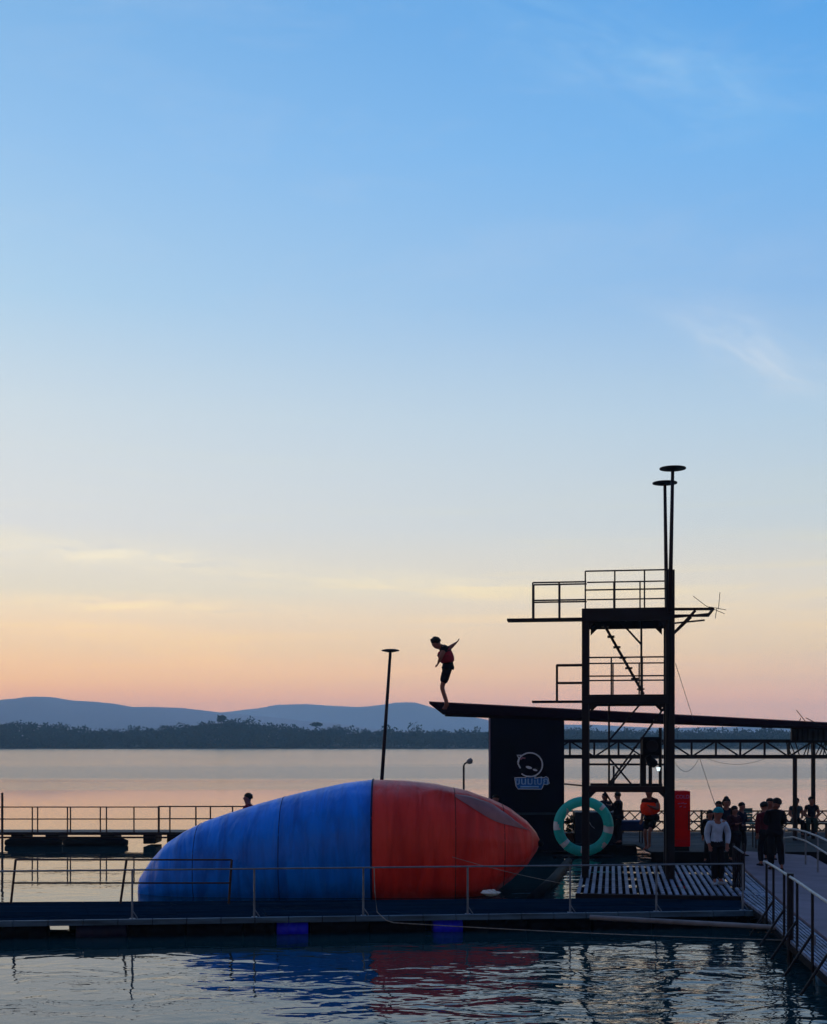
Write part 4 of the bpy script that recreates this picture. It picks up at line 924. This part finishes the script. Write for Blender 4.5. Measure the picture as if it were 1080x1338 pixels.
x0b, x1b = P(1015, 0, 43.9).x, P(1085, 0, 43.9).x
MB().box((x0b, 43.7, ZS - .05), (x1b, 44.1, ZS)).build('seat', STEEL2, bench)
for x in (x0b + .1, (x0b + x1b) / 2, x1b - .1): MB().box((x - .05, 43.75, ZR), (x + .05, 44.05, ZS - .05)).build('leg', STEEL2, bench)
# ------------------------------------------------------------------ the crowd
def at(px, py, z=ZD): p = G(px, py, z); return (p.x, p.y, z)
BK = cloth('black', (.006, .005, .010)); NV = cloth('navy', (.008, .010, .03)); WJ = cloth('white_jacket', (.36, .47, .62))
person('person in a white jacket, dark trousers and teal cap standing on the slatted platform', at(937, 1156, ZD), R(176), dict(elL=(-.24, -.02, 1.12), wrL=(-.20, .08, .90), elR=(.24, -.02, 1.12), wrR=(.20, .08, .90), knL=(-.08, .03, .48), anL=(-.07, -.02, .08), anR=(.08, .10, .08), toR=(.10, .27, .03), knR=(.08, .08, .48)), 1.70,
       shirt=WJ, sleeve='long', pants=BK, trouser='long', shoes=cloth('shoe_grey', (.3, .34, .4)), hair=None, cap=cloth('teal', (.02, .22, .26)), hood=True, bulk=1.08)
wj = bpy.data.objects
person('person in a dark red top beside the tall one in black on the gangway', at(998, 1132), R(10), None, 1.64, shirt=cloth('red_dark', (.09, .008, .018)), sleeve='long', pants=BK, shoes=BK, group='couple on the gangway', bulk=1.15)
person('tall person all in black walking at the end of the right gangway', at(1013, 1138), R(-8), dict(anL=(-.09, .12, .08), toL=(-.11, .29, .03), knL=(-.09, .12, .47), anR=(.12, -.16, .10), toR=(.13, .0, .03), knR=(.11, -.0, .48)), 1.79, shirt=BK, sleeve='long', pants=BK, shoes=BK, group='couple on the gangway', bulk=1.2)
person('person with piled up hair at the back of the group behind the white jacket', (P(947, 0, 35.5).x, 35.5, ZD), R(185), None, 1.64, shirt=NV, sleeve='long', pants=BK, shoes=BK, hair='bun', group='dark group behind the white jacket', bulk=1.2)
person('person in black just left of the teal cap', (P(926, 0, 34.2).x, 34.2, ZD), R(170), None, 1.38, shirt=BK, sleeve='long', pants=BK, shoes=BK, hair='long', group='dark group behind the white jacket', bulk=1.2)
person('person in dark clothes right of the one with piled up hair', (P(959, 0, 34.6).x, 34.6, ZD), R(200), None, 1.47, shirt=cloth('plum', (.03, .008, .02)), sleeve='long', pants=BK, shoes=BK, hair='long', group='dark group behind the white jacket', bulk=1.25)
person('person in dark clothes half hidden between the teal cap and the piled up hair', (P(940, 0, 36.4).x, 36.4, ZD), R(150), None, 1.52, shirt=BK, sleeve='long', pants=BK, shoes=BK, hair='long', group='dark group behind the white jacket', bulk=1.25)
person('person in dark clothes at the right end of the dark group beside the teal chair', (P(967, 0, 36.0).x, 36.0, ZD), R(215), None, 1.50, shirt=NV, sleeve='long', pants=BK, shoes=BK, hair='short', group='dark group behind the white jacket', bulk=1.25)
person('person standing close behind the couple on the gangway', (P(1006, 0, 35.0).x, 35.0, ZD), R(170), None, 1.66, shirt=cloth('brown', (.04, .012, .012)), sleeve='long', pants=BK, shoes=BK, hair='long', bulk=1.2)
person('person standing by the lattice railing left of the blue table', (P(790, 0, 43.5).x, 43.5, ZR), R(140), None, 1.55, shirt=NV, sleeve='long', pants=BK, shoes=BK, hair='long', bulk=1.2)
# gangway end under the group
person('dark man bending towards the swim ring beside the blue table', (P(807, 0, 41.3).x, 41.3, ZR), R(60), dict(elL=(-.26, .14, 1.14), wrL=(-.18, .36, 1.12), elR=(.30, .10, 1.22), wrR=(.22, .33, 1.26)), 1.66, shirt=BK, sleeve='long', pants=BK, shoes=BK, bulk=1.25)
person('bare legged person in an orange life vest stepping towards the water', (P(850, 0, 38.9).x, 38.9, ZR - .02), R(150), dict(belly=(0, .04, 1.07), chest=(0, .08, 1.24), neckb=(0, .1, 1.39), neck=(0, .13, 1.46), jaw=(0, .16, 1.52), head=(0, .15, 1.60), top=(0, .14, 1.66), shL=(-.17, .08, 1.37), shR=(.17, .08, 1.37), elL=(-.26, .2, 1.15), wrL=(-.16, .36, 1.2),
       knL=(-.04, .24, .56), anL=(.02, .08, .16), toL=(.04, .24, .08), knR=(.14, .10, .5), anR=(.16, -.08, .1), toR=(.18, .08, .05)), 1.92, shirt=cloth('maroon', (.05, .008, .01)), sleeve='short', pants=BK, trouser='short', vest=cloth('orange', (1.0, .035, .006)), bulk=1.25, vk=1.45)
person('person whose head just shows above the right end of the air bag', (P(647.5, 0, 33.0).x, 33.0, .12), R(150), dict(), 2.06 * .0 + 1.66 + .42 - .0, shirt=cloth('purple', (.06, .02, .08)), pants=BK) if False else None
SIT = dict(pelvis=(0, 0, .55), belly=(0, .0, .70), chest=(0, .02, .88), neckb=(0, .02, 1.04), neck=(0, .03, 1.085), jaw=(0, .055, 1.15), head=(0, .045, 1.23), top=(0, .035, 1.285), shL=(-.17, .02, 1.01), shR=(.17, .02, 1.01), elL=(-.23, .06, .76), elR=(.23, .06, .76), wrL=(-.14, .26, .68), wrR=(.14, .26, .68),
           hipL=(-.10, .04, .54), hipR=(.10, .04, .54), knL=(-.13, .42, .50), knR=(.13, .42, .50), anL=(-.12, .38, .09), anR=(.12, .38, .09), toL=(-.13, .54, .04), toR=(.13, .54, .04))
person('person in a red top sitting on the back of the blue half', (P(326, 0, 32.3).x, 32.3, P(0, 1037, 32.3).z - 1.34), R(75), SIT, 1.72, shirt=cloth('crimson', (.16, .012, .03)), sleeve='short', pants=BK)
person('person in grey sitting on the bench under the right canopy post', (P(1039, 0, 43.9).x, 43.9, ZS - .46), R(180), SIT, 1.66, shirt=cloth('slate', (.03, .05, .08)), pants=BK, shoes=BK, group='people sitting on the far bench', bulk=1.15)
person('person in dark top sitting on the bench nearest the right edge', (P(1060, 0, 43.9).x, 43.9, ZS - .44), R(165), SIT, 1.68, shirt=NV, pants=cloth('green_grey', (.03, .05, .045)), shoes=BK, group='people sitting on the far bench', bulk=1.15)
# ------------------------------------------------------------------ far pier on the left
fp = thing('far_pier', 'long low far pier on rafts behind the left end of the air bag', 'pier')
FY = 45.0; ZF = P(0, 1087.5, FY).z
xa_, xb_ = -18.5, P(560, 0, FY).x
mb = MB(); x = xa_
while x < xb_: mb.box((x, FY, ZF - .05), (x + .21, FY + 1.3, ZF)); x += .22
mb.build('deck', RAILD, fp)
MB().bar((xa_, FY - .03, ZF - .06), (xb_, FY - .03, ZF - .06), .05, .08).build('beam', STEEL, fp); MB().bar((xa_, FY - .03, P(0, 1094.5, FY).z), (xb_, FY - .03, P(0, 1094.5, FY).z), .05, .06).build('beam', STEEL, fp)
for px, w, y0 in ((-30, 30, 1089), (22, 16, 1089), (68, 18, 1088), (140, 18, 1089), (195, 16, 1089), (230, 24, 1089), (300, 30, 1089)):
    a = P(px - w / 2, 0, FY); b_ = P(px + w / 2, 0, FY)
    MB().box((a.x, FY + .0, .05), (b_.x, FY + 1.2, ZF - .055)).build('float_block', BLACKP, fp, bevel=.03)
for px, w in ((45, 74), (126, 84)):
    a = P(px - w / 2, 0, FY); b_ = P(px + w / 2, 0, FY)
    mb = MB(); mb.tube([(a.x, FY - .1, .10), (a.x + .15, FY - .1, .10), (b_.x - .15, FY - .1, .10), (b_.x, FY - .1, .10)], [.09, .15, .15, .09], 12); mb.build('float', BLACKP, fp, smooth=True)
p1 = [(P(px, 0, FY).x, FY + .02, ZF) for px in (-90, -45, 2, 42, 49, 88, 92, 131, 139, 175, 208)]
railing('left part of the thin brown railing along the far pier', p1, .86, [1.0, .52], .024, RAILD, rr=.020, group='railings of the far pier')
p1 = [(P(px, 0, FY).x, FY + .02, ZF) for px in (207, 222, 256, 275, 304, 330, 380, 430)]
railing('higher right part of the brown far pier railing reaching behind the blue air bag', p1, .88, [1.0, .52], .026, RAILD, rr=.022, group='railings of the far pier')
a = P(3, 1090, 44.2); tag(MB().tube([(a.x, 44.2, -.3), (a.x, 44.2, P(0, 1036, 44.2).z)], .04, 8).build('post', RAILD), 'tall rusty post at the left edge standing before the far pier', 'post')
# head behind the bag, on the panel's raft
person('person peeking over the red end of the air bag in front of the black panel', (P(647.5, 0, 33.0).x, 33.2, P(0, 1041, 33.2).z - 1.70), R(160), None, 1.70, shirt=cloth('purple', (.06, .02, .08)), pants=BK, hair='short') if False else None
st = thing('person', 'person peeking over the right end of the air bag before the black panel', 'person')
bpy.data.objects.remove(st)
person('person peeking over the right end of the air bag before the black panel', (P(647.5, 0, 41.35).x, 41.35, .115), R(180), None, P(0, 1038.5, 41.35).z - .115, shirt=cloth('purple', (.06, .02, .08)), pants=BK)
